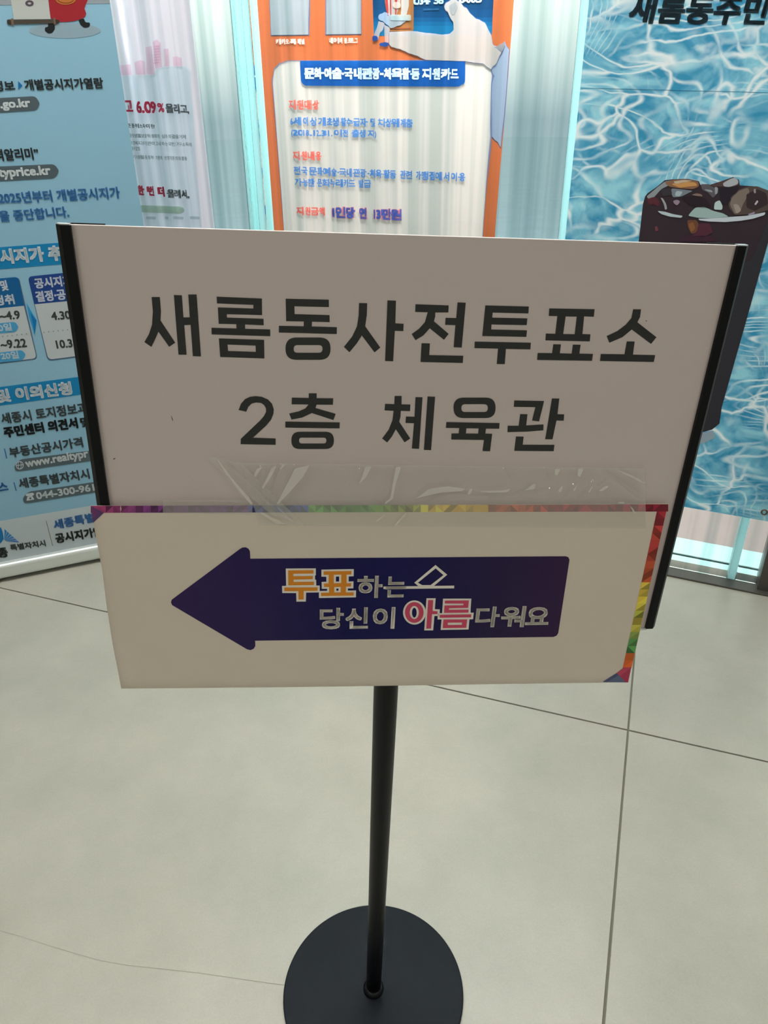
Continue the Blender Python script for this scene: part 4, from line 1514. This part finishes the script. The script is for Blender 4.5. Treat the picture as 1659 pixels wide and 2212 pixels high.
T('지원내용', (634, 346), (697, 347), 20, SAL, 1.5, Z4)
T('전국 문화예술·국내관광·체육활동 관련 가맹점에서 이용', (636, 377.5), (1005, 392), 19, BL, 1.3, Z4)
T('가능한 문화누리카드 발급', (638.6, 402.5), (801, 406), 18, BL, 1.3, Z4)
T('지원금액', (642, 464.5), (704, 466), 18.5, SAL, 1.5, Z4)
T('1인당 연 13만원', (717, 471), (867, 477), 26, (226, 130, 140), 3.8, Z4)
T('1인당 연 13만원', (718, 470.2), (866, 476.2), 24.4, (70, 96, 186), 2.2, Z4 + 0.0004)

# ===== pool banner hung in front of the glass, right
WP = Plane(G0 - GN * 0.045, -GN)
ul = proj(WP.px(1272, 0) + Vector((0, 0, 0.33)))
bl_s = (WP.px(1221.4, 509.6) - G0).dot(GD)
foot_pt = WP.px(1479, 1095)
zb = foot_pt.z
WL = WP.px(1221.4, 509.6)
WL = Vector((WL.x, WL.y, 0))
WW = 0.86
zl = zb + 0.035                                       # the lower edge droops to the right
pool_out = [proj(WL + Vector((0, 0, 1.78))), proj(WL + GD * WW + Vector((0, 0, 1.78))), (1700, 1134), (1656, 1126), (1479, 1095), proj(WL + Vector((0, 0, zb + 0.01)))]
pool = banner('pool_banner', 'pool water banner with a glass of iced coffee, hung on the glass wall at the right', 'banner', WP, pool_out, pool_mat(), 0.0006, WL + GD * (WW / 2) + Vector((0, 0, zb)))
pool['label'] = 'rippling blue water banner with an iced coffee picture, hung on the glass wall'
S, T = pr(WP, pool)
shape(WP, [(1254, 189.6), (1659, 199.6), (1659, 200.7), (1254, 190.7)], Z1).out('seam', ink((70, 130, 160), 0.4), pool)
T('새롬동주민센터', (1354, 51), (1768, 58), 66, (44, 66, 76), 5.0, Z2, 0.10)
# iced coffee in a glass
C8b = crop(1360, 340, 5.548)
body = C8b([(185, 470), (215, 430), (330, 350), (420, 275), (520, 262), (700, 258), (830, 285), (850, 330), (960, 330), (1100, 285), (1240, 235), (1310, 270), (1320, 335), (1480, 345), (1620, 380), (1760, 440), (1850, 560)]) \
    + [(1672, 480), (1659, 525), (1610, 700), (1559, 880), (1554, 915), (1538, 928), (1519, 933), (1440, 934), (1345, 926), (1336, 900)] + [(1360, 700), (1378, 530)] + C8b([(110, 1000), (160, 560)])
S(body, (54, 42, 50), Z1, 'coffee_print', 0.2)
S([(1560, 600), (1625, 560), (1662, 470), (1659, 525), (1610, 700), (1559, 880), (1554, 912), (1538, 926), (1519, 931), (1530, 800)], (50, 50, 58), Z2, 'coffee_print', 0.2)
ice = [
    ([(200, 470), (330, 360), (420, 290), (520, 270), (480, 330), (380, 380), (300, 470), (250, 520)], (150, 160, 166), 0),
    ([(420, 300), (520, 268), (700, 262), (826, 290), (832, 350), (760, 380), (600, 370), (470, 350)], (150, 110, 84), 1),
    ([(500, 320), (620, 285), (790, 300), (815, 340), (700, 350), (600, 365)], (214, 160, 96), 2),
    ([(520, 290), (640, 270), (760, 280), (640, 300), (560, 320)], (206, 190, 170), 3),
    ([(370, 380), (500, 370), (510, 450), (400, 470)], (58, 56, 64), 2),
    ([(500, 370), (640, 385), (760, 400), (620, 470), (520, 480), (500, 430)], (128, 140, 152), 2),
    ([(560, 400), (640, 410), (600, 470), (540, 460)], (176, 194, 204), 3),
    ([(370, 480), (400, 490), (440, 560), (450, 620), (425, 630), (410, 560)], (170, 172, 178), 3),
    ([(205, 500), (300, 470), (360, 520), (350, 590), (290, 560), (230, 570)], (96, 44, 54), 1),
    ([(740, 450), (800, 428), (860, 440), (880, 470), (800, 462)], (140, 116, 110), 3),
    ([(620, 480), (760, 460), (920, 500), (980, 600), (880, 610), (780, 590), (700, 560)], (44, 32, 42), 3),
    ([(850, 320), (960, 320), (1000, 360), (1050, 350), (1050, 430), (1000, 490), (940, 420), (870, 390)], (100, 96, 104), 1),
    ([(890, 380), (980, 390), (1000, 420), (940, 410)], (160, 172, 180), 2),
    ([(1020, 350), (1060, 360), (1055, 430), (1025, 450)], (160, 172, 180), 2),
    ([(950, 345), (1110, 285), (1240, 240), (1305, 270), (1318, 330), (1210, 360), (1130, 350), (1040, 350)], (92, 72, 72), 1),
    ([(1115, 310), (1200, 262), (1255, 240), (1305, 275), (1300, 320), (1200, 355), (1130, 350)], (186, 192, 200), 2),
    ([(1075, 370), (1310, 340), (1300, 400), (1180, 560), (1090, 560)], (40, 34, 46), 2),
    ([(1020, 540), (1080, 510), (1115, 580), (1110, 630), (1010, 625)], (198, 222, 224), 4),
    ([(1185, 560), (1210, 480), (1300, 390), (1420, 348), (1530, 345), (1640, 390), (1720, 470), (1700, 620), (1500, 680), (1260, 690), (1190, 600)], (92, 78, 74), 2),
    ([(1200, 560), (1225, 480), (1310, 400), (1420, 362), (1440, 420), (1360, 560), (1330, 640), (1260, 680)], (134, 122, 112), 3),
    ([(1400, 440), (1530, 380), (1640, 430), (1660, 560), (1500, 640), (1400, 600)], (60, 48, 52), 3),
    ([(1495, 560), (1530, 510), (1545, 530), (1510, 575)], (200, 200, 212), 4),
    ([(1485, 385), (1510, 370), (1515, 430), (1490, 430)], (160, 156, 160), 4),
    ([(1240, 560), (1300, 560), (1340, 640), (1280, 680)], (168, 156, 146), 4),
    ([(520, 520), (575, 505), (610, 530), (570, 580), (530, 550)], (160, 140, 158), 4),
    ([(740, 650), (790, 600), (900, 595), (1000, 640), (1120, 670), (1190, 710), (1000, 730), (830, 725), (700, 700)], (168, 196, 196), 3),
    ([(330, 640), (420, 650), (520, 680), (640, 700), (620, 725), (480, 710), (380, 680)], (196, 214, 222), 4),
    ([(820, 735), (1000, 730), (1180, 715), (1400, 700), (1560, 670), (1630, 655), (1620, 690), (1480, 735), (1330, 760), (1150, 775), (950, 768), (840, 755)], (210, 222, 232), 4),
    ([(1420, 680), (1500, 650), (1500, 675), (1430, 695)], (170, 160, 186), 5),
    ([(300, 830), (330, 820), (350, 880), (310, 890)], (116, 62, 72), 2),
    ([(690, 750), (800, 750), (830, 800), (800, 900), (740, 920), (700, 840)], (116, 76, 56), 2),
    ([(700, 800), (760, 770), (790, 850), (740, 900)], (146, 98, 58), 3),
    ([(830, 790), (960, 790), (1000, 900), (880, 960), (740, 940), (800, 900)], (88, 44, 62), 2),
    ([(640, 940), (1000, 940), (1060, 1010), (600, 1010)], (66, 38, 56), 2),
]
for pts, c_, lv in ice:
    S(C8b(rnd(pts, 22, 3)), c_, Z2 + 0.00025 * lv, 'ice_print', 0.25)
S([(1345, 928), (1440, 936), (1519, 935), (1540, 930), (1545, 945), (1520, 958), (1400, 950)], (180, 196, 206), Z1, 'ripple_print')
# grommet
gq = WP.px(1651, 1106)
mb = MB()
V, F = [], []
n1, n2 = 28, 10
for i in range(n1):
    for j in range(n2):
        a_, b_ = 2 * math.pi * i / n1, 2 * math.pi * j / n2
        rr_ = 0.0072 + 0.0022 * math.cos(b_)
        V.append(gq + GD * (rr_ * math.cos(a_)) + Vector((0, 0, rr_ * math.sin(a_))) + WP.n * (0.0012 + 0.0016 * math.sin(b_)))
        F.append((i * n2 + j, i * n2 + (j + 1) % n2, ((i + 1) % n1) * n2 + (j + 1) % n2, ((i + 1) % n1) * n2 + j))
mb.add(V, F)
gr = mb.out('grommet', pmat('brass', (110, 96, 78), 0.35, metal=0.8), pool, True)
gr['label'] = 'dull metal eyelet'
